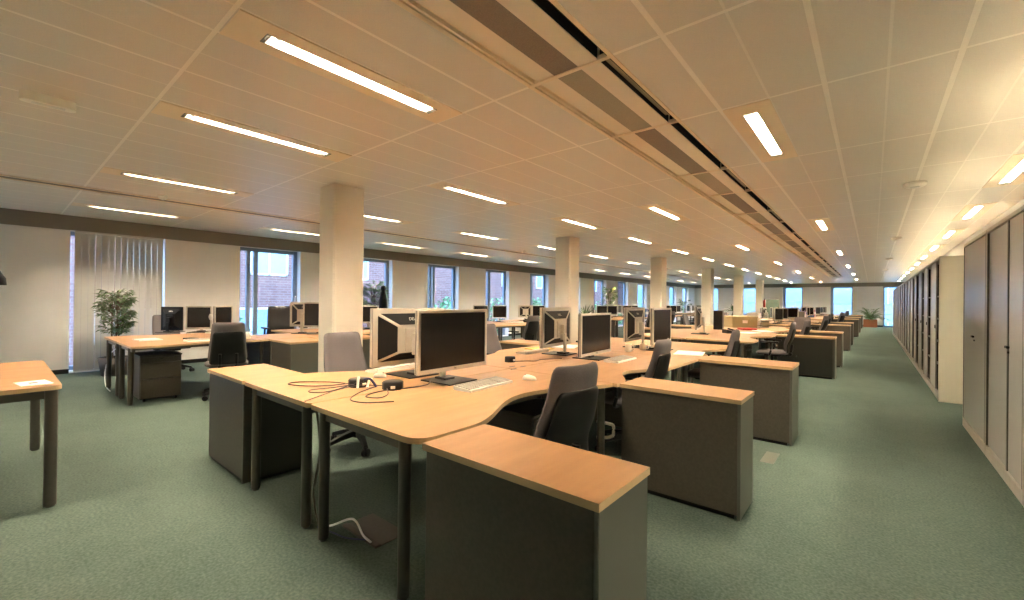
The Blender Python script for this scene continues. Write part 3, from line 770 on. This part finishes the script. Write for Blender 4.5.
monitor((-2.72, 4.03), R_(186), 'silver monitor turned away, its black vented back and silver stand in view')
monitor((-1.98, 5.24), R_(3), 'silver monitor facing right, rising above the second empty chair')
monitor((-2.40, 5.38), R_(184), 'silver monitor with its back in view behind the second empty chair')
monitor((-2.55, 8.55), R_(190), 'monitor seen from behind on the near desk of the second island')
# window-side
def face(dx, dy): return math.atan2(dy, dx)
monitor((-9.06, 1.95), R_(130), 'black-backed monitor at the nearest window-side desk', 1)
monitor((-8.665, 2.215), R_(-34), 'monitor with dark screen facing the camera at the nearest window-side desk', 5)
monitor((-8.74, 2.59), R_(30), 'right-hand twin monitor partly hidden by the chair at the window-side desk', 5)
monitor((-7.40, 3.40), R_(130), 'monitor turned away beside the first column on the window-side desks', 3)
monitor((-7.085, 3.47), R_(-50), 'monitor with dark screen cut off by the first column', 3)
monitor((-8.05, 8.35), R_(-25), 'black monitor on the second window island, left of the white-framed one', 4)
monitor((-7.9, 8.95), R_(-30), 'white-framed monitor on the second window island in front of a window', 2)
monitor((-8.0, 10.2), R_(152), 'monitor turned away on the second window island', 2)
monitor((-7.9, 10.75), R_(-30), 'dark-screened monitor right of the turned-away one on the second window island', 2)
monitor((-8.05, 5.3-.6), R_(150), 'monitor back just seen over the nearest big monitors, left of the pair', 4)
monitor((-7.6, 4.95-.25), R_(-40), 'dark monitor top just seen over the nearest big monitors, right of the pair', 4)
# distant clutter of monitors
ZONES = [(-2.66, 10.1, 10.8), (-1.95, 17.9, 18.9), (-2.2, 24.0, 25.0), (-2.8, 20.9, 21.8), (-2.7, 14.2, 14.9), (-3.1, 29.2, 30.1), (-2.5, 11.4, 12.5), (-2.6, 9.8, 10.2), (-1.75, 10.1, 10.6)]
random.seed(11)
for xs_, ys_, nm in ((-2.1, [10.3, 12.2, 14.9, 16.7, 18.6, 21.6, 23.4, 25.2, 28.1, 30.0], 'aisle side of the far islands'),
                 (-2.75, [10.4, 12.3, 15.0, 16.8, 18.7, 21.7, 23.5, 28.2], 'column side of the far islands'),
                 (-7.4, [14.2, 16.1, 19.7, 21.5, 25.4, 27.2], 'room side of the far window islands'),
                 (-8.0, [14.4, 16.3, 19.9, 21.7, 25.6], 'window side of the far window islands')):
    side = 0 if xs_ in (-2.1, -7.4) else 180
    for j, y in enumerate(ys_):
        for e in ((0, .62) if (j % 2 == 0 or y > 14) else (0,)):
            r = side+random.uniform(-25, 25) + (-20 if side == 0 else 20)
            yy = y-.3+e
            if any(abs(xs_-zx) < .5 and za-.3 < yy < zb+.3 for zx, za, zb in ZONES): continue
            monitor((xs_+random.uniform(-.08, .08), y-.3+e, T), R_(r), 'small distant monitor on the %s' % nm, 2 if random.random() < .6 else 4, group='distant monitors on the %s' % nm)

# ------------------------------------------------------------------ keyboards, mice, desk things
def kb_proto():
    t = thing('keyboard', 'x', 'keyboard')
    m = MB(); m.add([(-.075, -.225, 0), (.075, -.225, 0), (.075, .225, 0), (-.075, .225, 0), (-.075, -.225, .026), (.075, -.225, .014), (.075, .225, .014), (-.075, .225, .026)],
          [(0, 3, 2, 1), (4, 5, 6, 7), (0, 1, 5, 4), (1, 2, 6, 5), (2, 3, 7, 6), (3, 0, 4, 7)]); m.build('case', 'white', t)
    m = MB()
    for i in range(6):
        x = -.058+i*.0215+(.003 if i else -.004); z = .026-(x+.075)/.15*.012
        for j in range(21):
            if j in (15, 19) and False: continue
            y = -.208+j*.0208+(.006 if j > 14 else 0)-(.004 if j > 17 else 0)
            if i == 5 and 4 < j < 10: continue
            m.box((x-.008, y-.0085, z-.001), (x+.008, y+.0085, z+.005))
    x = -.058+5*.0215+.003; m.box((x-.008, -.12, .012), (x+.008, -.0, .018)); m.build('keys', 'keyc', t)
    return t
def mouse_proto():
    t = thing('computer_mouse', 'x', 'mouse'); m = MB(); prof = []
    nu, nv = 16, 6; vs = []
    for j in range(nv+1):
        for i in range(nu):
            a = 2*PI*i/nu; rr = math.cos(j/nv*PI/2)**.6; vs.append((.055*rr*math.cos(a), .031*rr*math.sin(a), .034*math.sin(j/nv*PI/2)*(1-.12*math.cos(a))))
    fs = [(j*nu+i, j*nu+(i+1) % nu, (j+1)*nu+(i+1) % nu, (j+1)*nu+i) for j in range(nv) for i in range(nu)]+[tuple(reversed(range(nu)))]
    m.add(vs, fs, True); m.build('shell', 'white', t)
    m = MB(); m.cyl((-.03, -.004, .030), (-.03, .004, .030), .008, n=10); m.build('scroll_wheel', 'leg', t)
    return t
KP, MP = [kb_proto(), 0], [mouse_proto(), 0]
def keyboard(x, y, r, label): place(KP[0], KP[1], (x, y, T), R_(r), label); KP[1] = 1
def mouse(x, y, r, label, z=T):
    o = place(MP[0], MP[1], (x, y, z), R_(r), label); MP[1] = 1; return o
keyboard(-2.03, 2.15, 4, 'white keyboard in front of the largest monitor')
mouse(-1.95, 2.55, 20, 'pale mouse beside the keyboard on the nearest desk')
keyboard(-1.93, 4.02, 2, 'white keyboard in front of the monitor on the middle desk')
keyboard(-3.07, 2.15, 186, 'white keyboard behind the largest monitor, on the column side')
mouse(-2.83, 1.86, 200, 'white mouse on the column-side desk left of the largest monitor')
keyboard(-2.98, 3.95, 182, 'pale keyboard on the column side behind the turned-away monitor')
keyboard(-8.3, 2.45, -35, 'white keyboard before the twin monitors at the window-side desk')
keyboard(-6.95, 1.95-.1, 5, 'keyboard on the window-side desk beside the dark grey chair')
mouse(-8.0, 2.47, 60, 'white mouse on the nearest window-side desk')
keyboard(-6.72, 3.65+.0, -30, 'dark-looking keyboard by the first column on the window-side desks')
mouse(-6.95, 3.95, 0, 'white mouse by the first column')
keyboard(-7.5, 9.2, -20, 'keyboard on the second window island')

HM = mouse(-8.47, 2.33, 0, 'white mouse hanging by its cable in front of the twin monitors', z=T+.26)
HM.rotation_euler = (0, R_(-80), R_(-34))
def puck(x, y, label, r=.066, sides=24):
    t = thing('cable_hub', label, 'cable hub', (x, y, T)); m = MB(); m.lathe([(r, 0), (r*1.02, .006), (r*1.02, .046), (r*.93, .052), (.001, .052)], n=sides); m.build('housing', 'black', t)
    m = MB(); m.box((r*.97, -.014, .012), (r*1.06, .014, .03), .002); m.build('socket_label', 'white', t)
    return t
puck(-2.64, 1.575, 'round black cable hub lying among the tangled leads, left of its pair')
puck(-2.40, 1.675, 'round black cable hub with a white label, right of its pair', sides=8).rotation_euler[2] = -.6
puck(-2.66, 3.17, 'small black cable hub with violet lead behind the mouse on the nearest desk', .05)
def cable(pts, r, matn, label, group=None, name='cable'):
    m = MB(); m.tube(pts, r); m.build(name, matn, label=label, cat='cable', group=group)
cable([(-8.49, 2.345, T+.44), (-8.455, 2.33, T+.40), (-8.455, 2.33, T+.32)], .003, 'cablew', 'white mouse lead draped over the top of the twin monitors')
z = T+.005
cable([(-2.70, 1.56, z+.01), (-2.78, 1.44, z), (-2.88, 1.33, z), (-3.02, 1.28, z), (-3.05, 1.36, z), (-2.9, 1.5, z), (-2.72, 1.52, z+.012)], .0035, 'cable', 'thin dark lead looping left from the black cable hub')
cable([(-2.60, 1.52, z+.02), (-2.68, 1.40, z+.004), (-2.73, 1.30, z), (-2.66, 1.26, z), (-2.60, 1.34, z), (-2.58, 1.46, z+.02)], .0035, 'cable', 'short dark lead curled in front of the left cable hub')
cable([(-2.48, 1.60, z+.01), (-2.43, 1.45, z), (-2.30, 1.32, z), (-2.18, 1.33, z), (-2.12, 1.40, z), (-2.08, 1.46, z)], .0035, 'cable', 'dark lead with a plug at its end reaching towards the desk edge')
cable([(-2.37, 1.61, z+.01), (-2.27, 1.55, z), (-2.22, 1.46, z), (-2.30, 1.42, z), (-2.36, 1.5, z), (-2.35, 1.6, z+.006)], .0035, 'cable', 'dark lead looped in front of the right cable hub')
cable([(-2.45, 1.13, z), (-2.55, 1.30, z+.0), (-2.60, 1.42, z+.004), (-2.54, 1.54, z+.02), (-2.50, 1.70, z), (-2.55, 1.85, z)], .003, 'cable', 'dark lead running back from the desk corner between the hubs')
cable([(-2.34, 1.70, z), (-2.33, 1.9, z+.0), (-2.42, 2.0, z+.012)], .0035, 'cable', 'red-brown lead from the right cable hub to the largest monitor')
cable([(-2.62, 3.2, z), (-2.56, 3.3, z), (-2.50, 3.36, z), (-2.52, 3.5, z), (-2.42, 3.7, z)], .0035, 'cable', 'violet lead running from the small black hub')
for i, (a, b_) in enumerate((((-2.56, 1.62), (-2.50, 1.55)), ((-2.55, 1.56), (-2.47, 1.60)), ((-2.58, 1.54), (-2.53, 1.50)))):
    m = MB(); d_ = Vector((b_[0]-a[0], b_[1]-a[1], 0)); m.tube([(a[0], a[1], T+.05+.008*i), ((a[0]+b_[0])/2, (a[1]+b_[1])/2, T+.054+.008*i), (b_[0], b_[1], T+.014)], .008, 8)
    m.build('cable_plug', ['white', 'cableb', 'white'][i], label=['white plug on top of the tangle between the hubs', 'blue plug lying between the two hubs', 'white plug at the left of the tangled leads'][i], cat='plug')
# floor box + cables
t = thing('floor_outlet', 'brown floor outlet box with a lid under the nearest desk', 'floor outlet', (-2.0, 1.30, 0), .0)
m = MB(); m.box((-.34, .035, 0), (.0, .20, .005), .001); m.build('lid', 'dark', t)
m = MB(); m.box((-.34, -.0, 0), (.0, .033, .012), .002); m.build('rim', 'pot', t)
t = thing('floor_outlet', 'pale grey floor outlet cover set in the aisle carpet', 'floor outlet', (-.665, 4.25, 0), 0)
m = MB(); m.box((-.05, -.16, 0), (.05, .16, .003)); m.build('cover', 'darkend', t)
cable([(-2.43, 1.21, .02), (-2.38, 1.25, .012), (-2.30, 1.32, .05), (-2.22, 1.32, .06), (-2.12, 1.30, .03), (-2.05, 1.305, .014)], .006, 'cablew', 'white cable arching from the desk leg to the floor outlet')
cable([(-2.43, 1.20, .008), (-2.3, 1.23, .006), (-2.2, 1.25, .006), (-2.08, 1.31, .014)], .004, 'cableb', 'dark blue cable lying on the carpet beside the white one')
cable([(-8.25, 1.20, .62), (-8.6, 1.12, .48), (-8.75, 1.08, .22), (-8.55, 1.06, .03), (-8.1, 1.05, .006)], .006, 'cablew', 'white cable hanging in an arc from the window-side desk')
cable([(-2.47, 1.20, .70), (-2.45, 1.22, .45), (-2.46, 1.19, .2), (-2.46, 1.22, .01)], .006, 'leg', 'grey cable running down between the paired desk legs')
m = MB(); m.tube([(-1.58, 2.90, .42), (-1.50, 2.93, .41), (-1.46, 2.93, .40), (-1.46, 2.93, .33)], .012, 8); m.tube([(-1.58, 2.9, .30), (-1.5, 2.92, .31), (-1.46, 2.93, .33)], .012, 8); m.build('coat_hook', 'silver', label='grey metal bracket under the desk beside the second low cabinet', cat='bracket')

# paper on the left table
t = thing('paper_sheet', 'white printed card lying on the table at the left edge', 'paper', (-4.10, .17, .755), R_(8))
m = MB(); m.box((-.10, -.07, .0), (.10, .07, .0025)); m.build('sheet', 'paper', t); m = MB(); m.box((-.03, -.02, .0026), (.03, .02, .003)); m.build('print', 'ink', t)
def sheet(x, y, w_, l_, r, label, matn='paper', z=T, th=.003, name='paper_sheet', cat='paper', group=None):
    m = MB(); m.box((-w_/2, -l_/2, 0), (w_/2, l_/2, th), rot=Matrix.Rotation(R_(r), 3, 'Z'), at=(x, y, z)); return m.build(name, matn, label=label, cat=cat, group=group)
sheet(-3.05, 5.05-.3, .30, .42, 20, 'white papers on the column-side desk left of the second monitor pair', th=.006)
sheet(-3.12, 4.28, .22, .3, -10, 'yellow folder on the column-side desk beyond the mauve-grey chair', 'yellow', th=.01, name='folder', cat='folder')
sheet(-1.62, 5.25-.1, .3, .42, 12, 'white papers beside the monitor behind the second empty chair', th=.006)
sheet(-1.75, 10.9-.5, .3, .6, 30, 'white papers spread on the second island near the aisle', th=.008)
sheet(-1.9, 9.6, .3, .42, -20, 'white papers on the second island behind the full-view chair', th=.008)
for i, (x, y) in enumerate(((-2.45, 2.95), (-2.35, 2.85), (-2.38, 3.02))):
    m = MB(); m.box((x-.005, y-.035, T), (x+.005, y+.035, T+.004), .001); m.build('pen', 'ink', label=['dark pen furthest left of the small things behind the mouse', 'dark pen nearest to the mouse', 'short dark pen beside the small cable hub'][i], cat='pen')
sheet(-7.55, 1.35, .3, .25, 5, 'white papers at the near end of the window-side desk', th=.012)
sheet(-7.2, 1.75, .22, .1, 10, 'black phone-sized tray at the window-side desk', 'black', th=.025, name='desk_tray', cat='tray')
# cups and phones
def cup(x, y, label, matn='white', r=.038, h=.095):
    t = thing('mug', label, 'mug', (x, y, T)); m = MB(); m.lathe([(r*.85, 0), (r, .01), (r, h), (r*.88, h), (r*.86, .012), (.001, .012)], n=18); m.build('bowl', matn, t)
    m = MB(); m.tube([(r*.95, 0, h*.8), (r*1.7, 0, h*.72), (r*1.7, 0, h*.32), (r*.95, 0, h*.2)], .005, 6); m.build('handle', matn, t)
cup(-2.2, 4.78, 'white mug between the two monitor pairs of the nearest island', 'cream')
cup(-2.15, 5.08, 'clear-looking cup beside the monitor at the far end of the nearest island', 'cream', .04, .08)
cup(-2.45, 4.35, 'red-rimmed cup on a white can between the middle monitors', 'skinpink', .045, .16)
cup(-6.9, 2.35, 'white cup with dark pattern behind the dark grey chair', 'white')
cup(-7.25, 9.7, 'white cup on the second window island', 'white', .04, .12)
def phone(x, y, r, label):
    t = thing('desk_phone', label, 'telephone', (x, y, T), R_(r)); m = MB(); m.add([(-.09, -.1, 0), (.09, -.1, 0), (.09, .1, 0), (-.09, .1, 0), (-.09, -.1, .075), (.09, -.1, .02), (.09, .1, .02), (-.09, .1, .075)], [(0, 3, 2, 1), (4, 5, 6, 7), (0, 1, 5, 4), (1, 2, 6, 5), (2, 3, 7, 6), (3, 0, 4, 7)]); m.build('base', 'black', t)
    m = MB(); m.box((-.09, -.095, .06), (.07, -.05, .09), .012, rot=Matrix.Rotation(.28, 3, 'Y')); m.build('handset', 'black', t)
    m = MB(); m.box((-.02, -.02, .055), (.06, .08, .058), rot=Matrix.Rotation(.28, 3, 'Y')); m.build('keypad', 'leg', t)
phone(-2.30, 6.0, 20, 'black telephone at the far end of the nearest island')
phone(-7.3, 9.45, 0, 'black telephone on the second window island')
phone(-6.2, 3.45, 10, 'black telephone on the window-side desk by the first column')
phone(-2.15, 9.2, 40, 'black telephone on the near half of the second island')
# archive box, red tray, tower
t = thing('archive_box', 'olive cardboard archive box with paper stacked beside it on the second island', 'box', (-2.50, 11.75, T), R_(40))
m = MB(); m.box((-.30, -.22, 0), (.30, .22, .24), .006); m.build('carton', 'card', t); m = MB(); m.box((-.31, -.23, .23), (.31, .23, .275), .004); m.build('lid', 'card', t); m = MB(); m.box((-.06, -.228, .11), (.06, -.2205, .18)); m.build('box_label', 'paper', t)
t = thing('letter_tray', 'stack of cream letter trays right of the olive archive box', 'letter tray', (-2.12, 12.1, T), R_(40))
for i in range(4):
    m = MB(); m.box((-.12, -.16, i*.06), (.12, .16, i*.06+.006)); m.box((-.12, -.16, i*.06), (-.115, .16, i*.06+.05)); m.box((.115, -.16, i*.06), (.12, .16, i*.06+.05)); m.build('tray', 'cream', t)
sheet(-2.14, 10.7, .28, .36, 30, 'red folder lying in front of the olive archive box', 'red', th=.04, name='folder', cat='folder')
def tower(x, y, r, label, z=T):
    t = thing('computer_tower', label, 'computer', (x, y, z), R_(r)); m = MB(); m.box((-.22, -.09, 0), (.22, .09, .42), .006); m.build('case', 'black', t); m = MB(); m.box((.221, -.08, .03), (.228, .08, .40), .004); m.build('front_panel', 'leg', t)
tower(-2.66, 10.45, 100, 'black upright computer left of the olive archive box')
# yellow box under far desk
t = thing('cardboard_box', 'yellowish cardboard box under the second window island', 'box', (-6.9, 7.35, 0), 0); m = MB(); m.box((-.2, -.2, 0), (.2, .2, .5), .004); m.build('carton', 'yellow', t); m = MB(); m.box((-.19, -.01, .5), (.19, .01, .503)); m.build('tape', 'cream', t)
# binders on far desks
random.seed(5)
bc = ['blue', 'paper', 'purple', 'red', 'leg', 'cream', 'cab', 'blue']
for gi, (xb, yb, nb, nm) in enumerate(((-1.95, 17.9, 9, 'third island'), (-2.2, 24.0, 10, 'fourth island'), (-2.8, 20.9, 8, 'start of the fourth island'), (-2.7, 13.9+.3, 6, 'start of the third island'), (-3.1, 29.2, 8, 'furthest island'), (-6.95, 16.3, 5, 'third window island'))):
    y = yb
    for j in range(nb):
        c_ = random.choice(bc); m = MB(); h_ = random.uniform(.28, .34); m.box((xb-.14, y, T), (xb+.14, y+.07, T+h_), .004)
        cn = {'blue': 'blue', 'paper': 'white', 'purple': 'violet', 'red': 'red', 'leg': 'grey', 'cream': 'cream', 'cab': 'pale grey'}[c_]
        o = m.build('ring_binder', c_, label='%s ring binder in the row on the %s' % (cn, nm), cat='binder', group='%s binders on the %s' % (cn, nm))
        m = MB(); m.box((xb+.14, y+.015, T+.12), (xb+.1415, y+.055, T+.22)); m.build('spine_label', 'paper', o)
        y += .078 + (.12 if random.random() < .2 else 0)
# red sign + board near sixth column
t = thing('partition_board', 'greenish pinboard partition standing before the end wall', 'partition', (-4.35, 28.2, 0)); m = MB(); m.box((-.33, -.02, .35), (.33, .02, 1.55), .004); m.build('board', 'green', t)
m = MB(); m.box((-.35, -.025, .33), (-.33, .025, 1.58)); m.box((.33, -.025, .33), (.35, .025, 1.58)); m.box((-.35, -.025, 1.55), (.35, .025, 1.58)); m.build('frame', 'white', t)
for s_ in (-1, 1):
    m = MB(); m.box((s_*.34-.015, -.2, 0), (s_*.34+.015, .2, .03)); m.box((s_*.34-.012, -.02, .03), (s_*.34+.012, .02, .35)); m.build('foot', 'leg', t)
t = thing('fire_extinguisher', 'red fire extinguisher hanging on the far side of a distant column', 'fire extinguisher', (-4.795, 28.45, 1.10)); m = MB(); m.lathe([(.05, 0), (.075, .02), (.075, .36), (.05, .42), (.02, .44)], n=16); m.build('cylinder', 'red', t); m = MB(); m.cyl((0, 0, .44), (0, 0, .48), .02, n=10); m.box((-.02, -.05, .48), (.02, .05, .5)); m.build('valve', 'black', t)

# lamp at the left edge
t = thing('desk_lamp', 'black lamp head poking in at the left edge above the table', 'lamp', (-4.75, -.10, .755))
m = MB(); m.lathe([(.10, 0), (.10, .018), (.03, .03), (.001, .03)]); m.build('base', 'black', t)
m = MB(); m.tube([(0, 0, .02), (-.02, -.03, .35), (-.04, .04, .77)], .009, 8); m.build('arm', 'black', t)
m = MB(); m.lathe([(.105, -.07), (.10, -.02), (.07, .035), (.03, .055), (.001, .058)], c=(-.02, .06, .70)); m.lathe([(.095, -.069), (.06, -.03), (.001, -.02)], c=(-.02, .06, .70)); m.build('lamp_head', 'black', t)

# ------------------------------------------------------------------ plants
def leaf(m, p, d, up, l, w_, fold=.25):
    d = d.normalized(); s = d.cross(up)
    if s.length < .01: s = Vector((1, 0, 0))
    s.normalize(); n_ = s.cross(d)
    a = p; b1 = p+d*l*.4+s*w_/2+n_*fold*w_; b2 = p+d*l*.4-s*w_/2+n_*fold*w_; mid = p+d*l*.45; c = p+d*l-Vector((0, 0, l*.12))
    m.add([a, b1, mid, b2, c], [(0, 1, 2), (0, 2, 3), (1, 4, 2), (2, 4, 3)])
def pot(t, r, h, matn='pot', square=False):
    m = MB()
    if square: m.box((-r, -r*.5, 0), (r, r*.5, h), .01)
    else: m.lathe([(r*.8, 0), (r, h), (r*.92, h), (r*.9, h-.03)], n=24)
    m.build('pot', matn, t)
    m = MB()
    if square: m.box((-r*.92, -r*.45, h), (r*.92, r*.45, h+.01))
    else: m.lathe([(.001, h-.035), (r*.9, h-.03), (.001, h-.028)], n=20)
    m.build('soil', 'soil', t)
def ficus(x, y, label, h, cr, cz0, cz1, nl, leafm='leaf', ll=.10, lw=.032, droop=.5, name='potted_ficus', pr=.2, ph=.28, stems=3, base_z=0, sy=1.0):
    t = thing(name, label, 'plant', (x, y, base_z)); pot(t, pr, ph)
    m = MB(); br = []
    for s_ in range(stems):
        a = 2*PI*s_/stems; top = Vector((math.cos(a)*.05, math.sin(a)*.05, cz1*.96))
        m.tube([(math.cos(a)*.03, math.sin(a)*.03, ph-.04), (math.cos(a+.8)*.05, math.sin(a+.8)*.05, (cz0+ph)/2), top], [.014, .011, .007], 7)
    F = MB()
    for b_ in range(nl//9):
        zz = random.uniform(cz0, cz1); f_ = (zz-cz0)/(cz1-cz0); rad = cr*(.55+.9*f_-.9*f_*f_)
        a = random.uniform(0, 2*PI); tip = Vector((math.cos(a)*rad, math.sin(a)*rad*sy, zz+random.uniform(-.03, .12))); root = Vector((math.cos(a)*.03, math.sin(a)*.03, zz-.12))
        m.tube([root, (root+tip)/2+Vector((0, 0, .04)), tip], .003, 4)
        for q in range(9):
            f2 = random.uniform(.3, 1); p = root.lerp(tip, f2)+Vector((0, 0, .04*math.sin(PI*f2)))
            d = Vector((math.cos(a+random.uniform(-1.3, 1.3)), math.sin(a+random.uniform(-1.3, 1.3)), -droop*random.uniform(0, 1.6)+.3))
            leaf(F, p, d, Vector((0, 0, 1)), ll*random.uniform(.7, 1.2), lw*random.uniform(.8, 1.2))
    m.build('stem', 'bark', t); F.build('foliage', leafm, t)
    return t
ficus(-9.78, 1.33, 'slender potted ficus in front of the grey vertical blind', 1.5, .31, .72, 1.40, 1100, 'ficusl', ll=.10, lw=.034, pr=.22, ph=.30)
ficus(-9.85, 6.25, 'bushy bamboo-like plant in the window right of the first column', 1.7, .42, .85, 1.68, 1500, 'leafb', .17, .034, .1, 'potted_bamboo', .2, .5, 5)
ficus(-9.7, 18.9, 'airy ficus in front of a window beyond the second column', 1.9, .42, .9, 2.0, 600, 'leafb', .16, .05, .4, pr=.25, ph=.4)
ficus(-9.0, 27.6, 'dark leafy plant in the window corner between the far columns', 1.6, .5, .8, 1.5, 300, 'leaf', .16, .05, .4, pr=.25, ph=.4)
t = thing('black_vase', 'tall black bottle-shaped vase beside the bamboo-like plant', 'vase', (-9.1, 6.05, 0)); m = MB(); m.lathe([(.10, 0), (.10, .5), (.10, 1.0), (.095, 1.3), (.06, 1.45), (.045, 1.52), (.06, 1.57), (.05, 1.64), (.001, 1.66)], n=20); m.build('vessel', 'black', t)
def spiky(x, y, z, label, n, l, w_, matn, name, pr, ph, tall=0, arch=.4, square=False, potm='pot'):
    t = thing(name, label, 'plant', (x, y, z)); pot(t, pr, ph, potm, square)
    if tall: m = MB(); m.tube([(0, 0, ph-.03), (.02, 0, ph+tall/2), (0, 0, ph+tall)], .035, 8); m.build('trunk', 'bark', t)
    F = MB()
    for k in range(n):
        a = 2*PI*k/n*2.4+random.uniform(-.2, .2); el = random.uniform(.25, 1.35); d = Vector((math.cos(a)*math.cos(el), math.sin(a)*math.cos(el), math.sin(el))); s = Vector((-math.sin(a), math.cos(a), 0))
        p = Vector((0, 0, ph+tall-.02)); vs = []; L_ = l*random.uniform(.75, 1.1)
        for q in range(5):
            f_ = q/4; c = p+d*L_*f_-Vector((0, 0, arch*L_*f_*f_)); ww = w_*(1-f_)**.6*(.5+.5*min(1, f_*4))
            vs += [c-s*ww, c+Vector((0, 0, -ww*.5)), c+s*ww]
        F.add(vs, [(q*3+i, q*3+i+1, q*3+i+4, q*3+i+3) for q in range(4) for i in range(2)])
    F.build('foliage', matn, t); return t
spiky(-6.82, 11.72, T, 'spiky yucca-like plant on a desk right of the second column', 24, .52, .026, 'leafy', 'potted_yucca', .10, .14, 0, .15)
spiky(-5.95, 26.3, 0, 'dark spiky plant between the third and fourth columns', 40, .85, .04, 'leafy', 'potted_yucca', .2, .3, .6, .5)
def palm(x, y, label):
    t = thing('potted_palm', label, 'plant', (x, y, 0))
    m = MB(); m.box((-.32, -.2, 0), (.32, .2, .45), .01); m.build('planter', 'terra', t); m = MB(); m.box((-.29, -.17, .45), (.29, .17, .46)); m.build('soil', 'soil', t)
    F = MB(); st = MB()
    for k in range(24):
        a = 2*PI*k/24*2.6; el = random.uniform(.35, 1.3); L_ = random.uniform(.95, 1.35); pts = []
        for q in range(8):
            f_ = q/7; pts.append(Vector((math.cos(a)*math.cos(el)*L_*f_, math.sin(a)*math.cos(el)*L_*f_, .46+math.sin(el)*L_*f_-.42*L_*f_*f_)))
        st.tube(pts, .006, 4, False)
        for q in range(1, 8):
            d = (pts[q]-pts[q-1]).normalized(); s = d.cross(Vector((0, 0, 1))).normalized()
            for sg in (-1, 1):
                for e in (0, .5): leaf(F, pts[q-1].lerp(pts[q], e), d*.7+s*sg, Vector((0, 0, 1)), .32*(1.1-q/10), .045)
    st.build('stems', 'bark', t); F.build('foliage', 'leafp', t)
PALM = palm(-.12, 33.3, 'feathery palm in a terracotta planter at the end of the aisle')

# ------------------------------------------------------------------ outside
m = MB(); m.box((-70, -20, -3.2), (30, 80, -3.0)); m.build('ground', 'grass', kind='structure')
t = thing('brick_building', 'red brick building across the courtyard seen through the left windows', 'building', (-26, 0, -3))
m = MB(); m.box((-6, -25, 0), (0, 62, 16)); m.build('wall', 'brick', t)
for lev in range(4):
    for k in range(14):
        y = -18+k*5.2+(.9 if lev % 2 else 0); z0 = 1.0+lev*3.4+1.2
        if z0 > 15: continue
        f_ = MB()
        for a, b_ in (((y, z0), (y+.1, z0+1.6)), ((y+1.9, z0), (y+2.0, z0+1.6)), ((y, z0), (y+2.0, z0+.1)), ((y, z0+1.5), (y+2.0, z0+1.6)), ((y+.95, z0), (y+1.05, z0+1.6))): f_.box((-.02, a[0], a[1]), (.06, b_[0], b_[1]))
        fo = f_.build('window', 'winfr', t); p = MB(); p.box((0.0, y+.1, z0+.1), (.03, y+1.9, z0+1.5)); p.build('pane', 'winpane', fo)
t = thing('pale_building', 'pale clad building with window bands beyond the end wall', 'building', (0, 52, -3))
m = MB(); m.box((-24, 0, 0), (26, 8, 15)); m.build('wall', 'pale', t)
for lev in range(4):
    f_ = MB(); f_.box((-23, -.06, 1.2+lev*3.2), (25, .02, 2.7+lev*3.2)); w_ = f_.build('window_band', 'winpane', t)
    p = MB()
    for k in range(24): p.box((-23+k*2, -.1, 1.2+lev*3.2), (-22.9+k*2, .0, 2.7+lev*3.2))
    p.build('mullion', 'winfr', w_)
random.seed(3)
for k in range(15):
    y = 3.5+k*2.6; h_ = random.uniform(4.15, 4.6) if k > 0 else 3.9
    t = thing('outdoor_shrub', 'leafy green shrub outside the left windows, %s along the courtyard' % (['first', 'second', 'third', 'fourth', 'fifth', 'sixth', 'seventh', 'eighth', 'ninth', 'tenth', 'eleventh', 'twelfth', 'thirteenth', 'fourteenth', 'fifteenth'][k]), 'shrub', (-14.8+random.uniform(-.4, .4), y*1.22, -3), 0, 'shrubs outside the windows')
    m = MB(); m.tube([(0, 0, 0), (.1, 0, h_*.4), (0, 0, h_*.8)], .06, 6); m.build('trunk', 'bark', t)
    F = MB()
    for q in range(700):
        a, b_ = random.uniform(0, 2*PI), random.uniform(-1, 1); r = 1.25*(random.random()**.35); p = Vector((math.cos(a)*math.sqrt(1-b_*b_)*r, math.sin(a)*math.sqrt(1-b_*b_)*r, h_-1.5+b_*1.5*random.random()**.3))
        leaf(F, p, Vector((random.uniform(-1, 1), random.uniform(-1, 1), random.uniform(-.6, .8))), Vector((0, 0, 1)), .26, .16)
    F.build('foliage', 'leafo', t)

# ------------------------------------------------------------------ world, camera
W = bpy.data.worlds.new('overcast_sky'); S.world = W; W.use_nodes = True; nt = W.node_tree
bg = nt.nodes['Background']; tc = nt.nodes.new('ShaderNodeTexCoord'); sp = nt.nodes.new('ShaderNodeSeparateXYZ'); rp = nt.nodes.new('ShaderNodeValToRGB')
nt.links.new(tc.outputs['Generated'], sp.inputs[0]); nt.links.new(sp.outputs[2], rp.inputs[0]); nt.links.new(rp.outputs[0], bg.inputs[0])
rp.color_ramp.elements[0].color = (.42, .66, 1.0, 1); rp.color_ramp.elements[1].color = (.34, .58, 1.0, 1)
bg.inputs[1].default_value = .9
cam = bpy.data.cameras.new('camera'); co = bpy.data.objects.new('camera', cam); COL.objects.link(co); S.camera = co
cam.sensor_width = 36; cam.lens = 433/1024*36; cam.clip_start = .05; cam.clip_end = 300
RW = Matrix(((0.76802117, -0.00664413, 0.64038999), (0.64033368, -0.00886889, -0.76804565), (0.01078254, 0.9999386, -0.00255704)))
co.matrix_world = Matrix.Translation((0, 0, 1.31)) @ RW.to_4x4()
S.view_settings.view_transform = 'Standard'; S.view_settings.look = 'None'; S.view_settings.gamma = 1; S.view_settings.use_curve_mapping = False
S.view_settings.exposure = 3.95
S.cycles.max_bounces = 10; S.cycles.diffuse_bounces = 7; S.cycles.transparent_max_bounces = 12
S.cycles.sample_clamp_indirect = 6
S.cycles.caustics_reflective = False; S.cycles.caustics_refractive = False
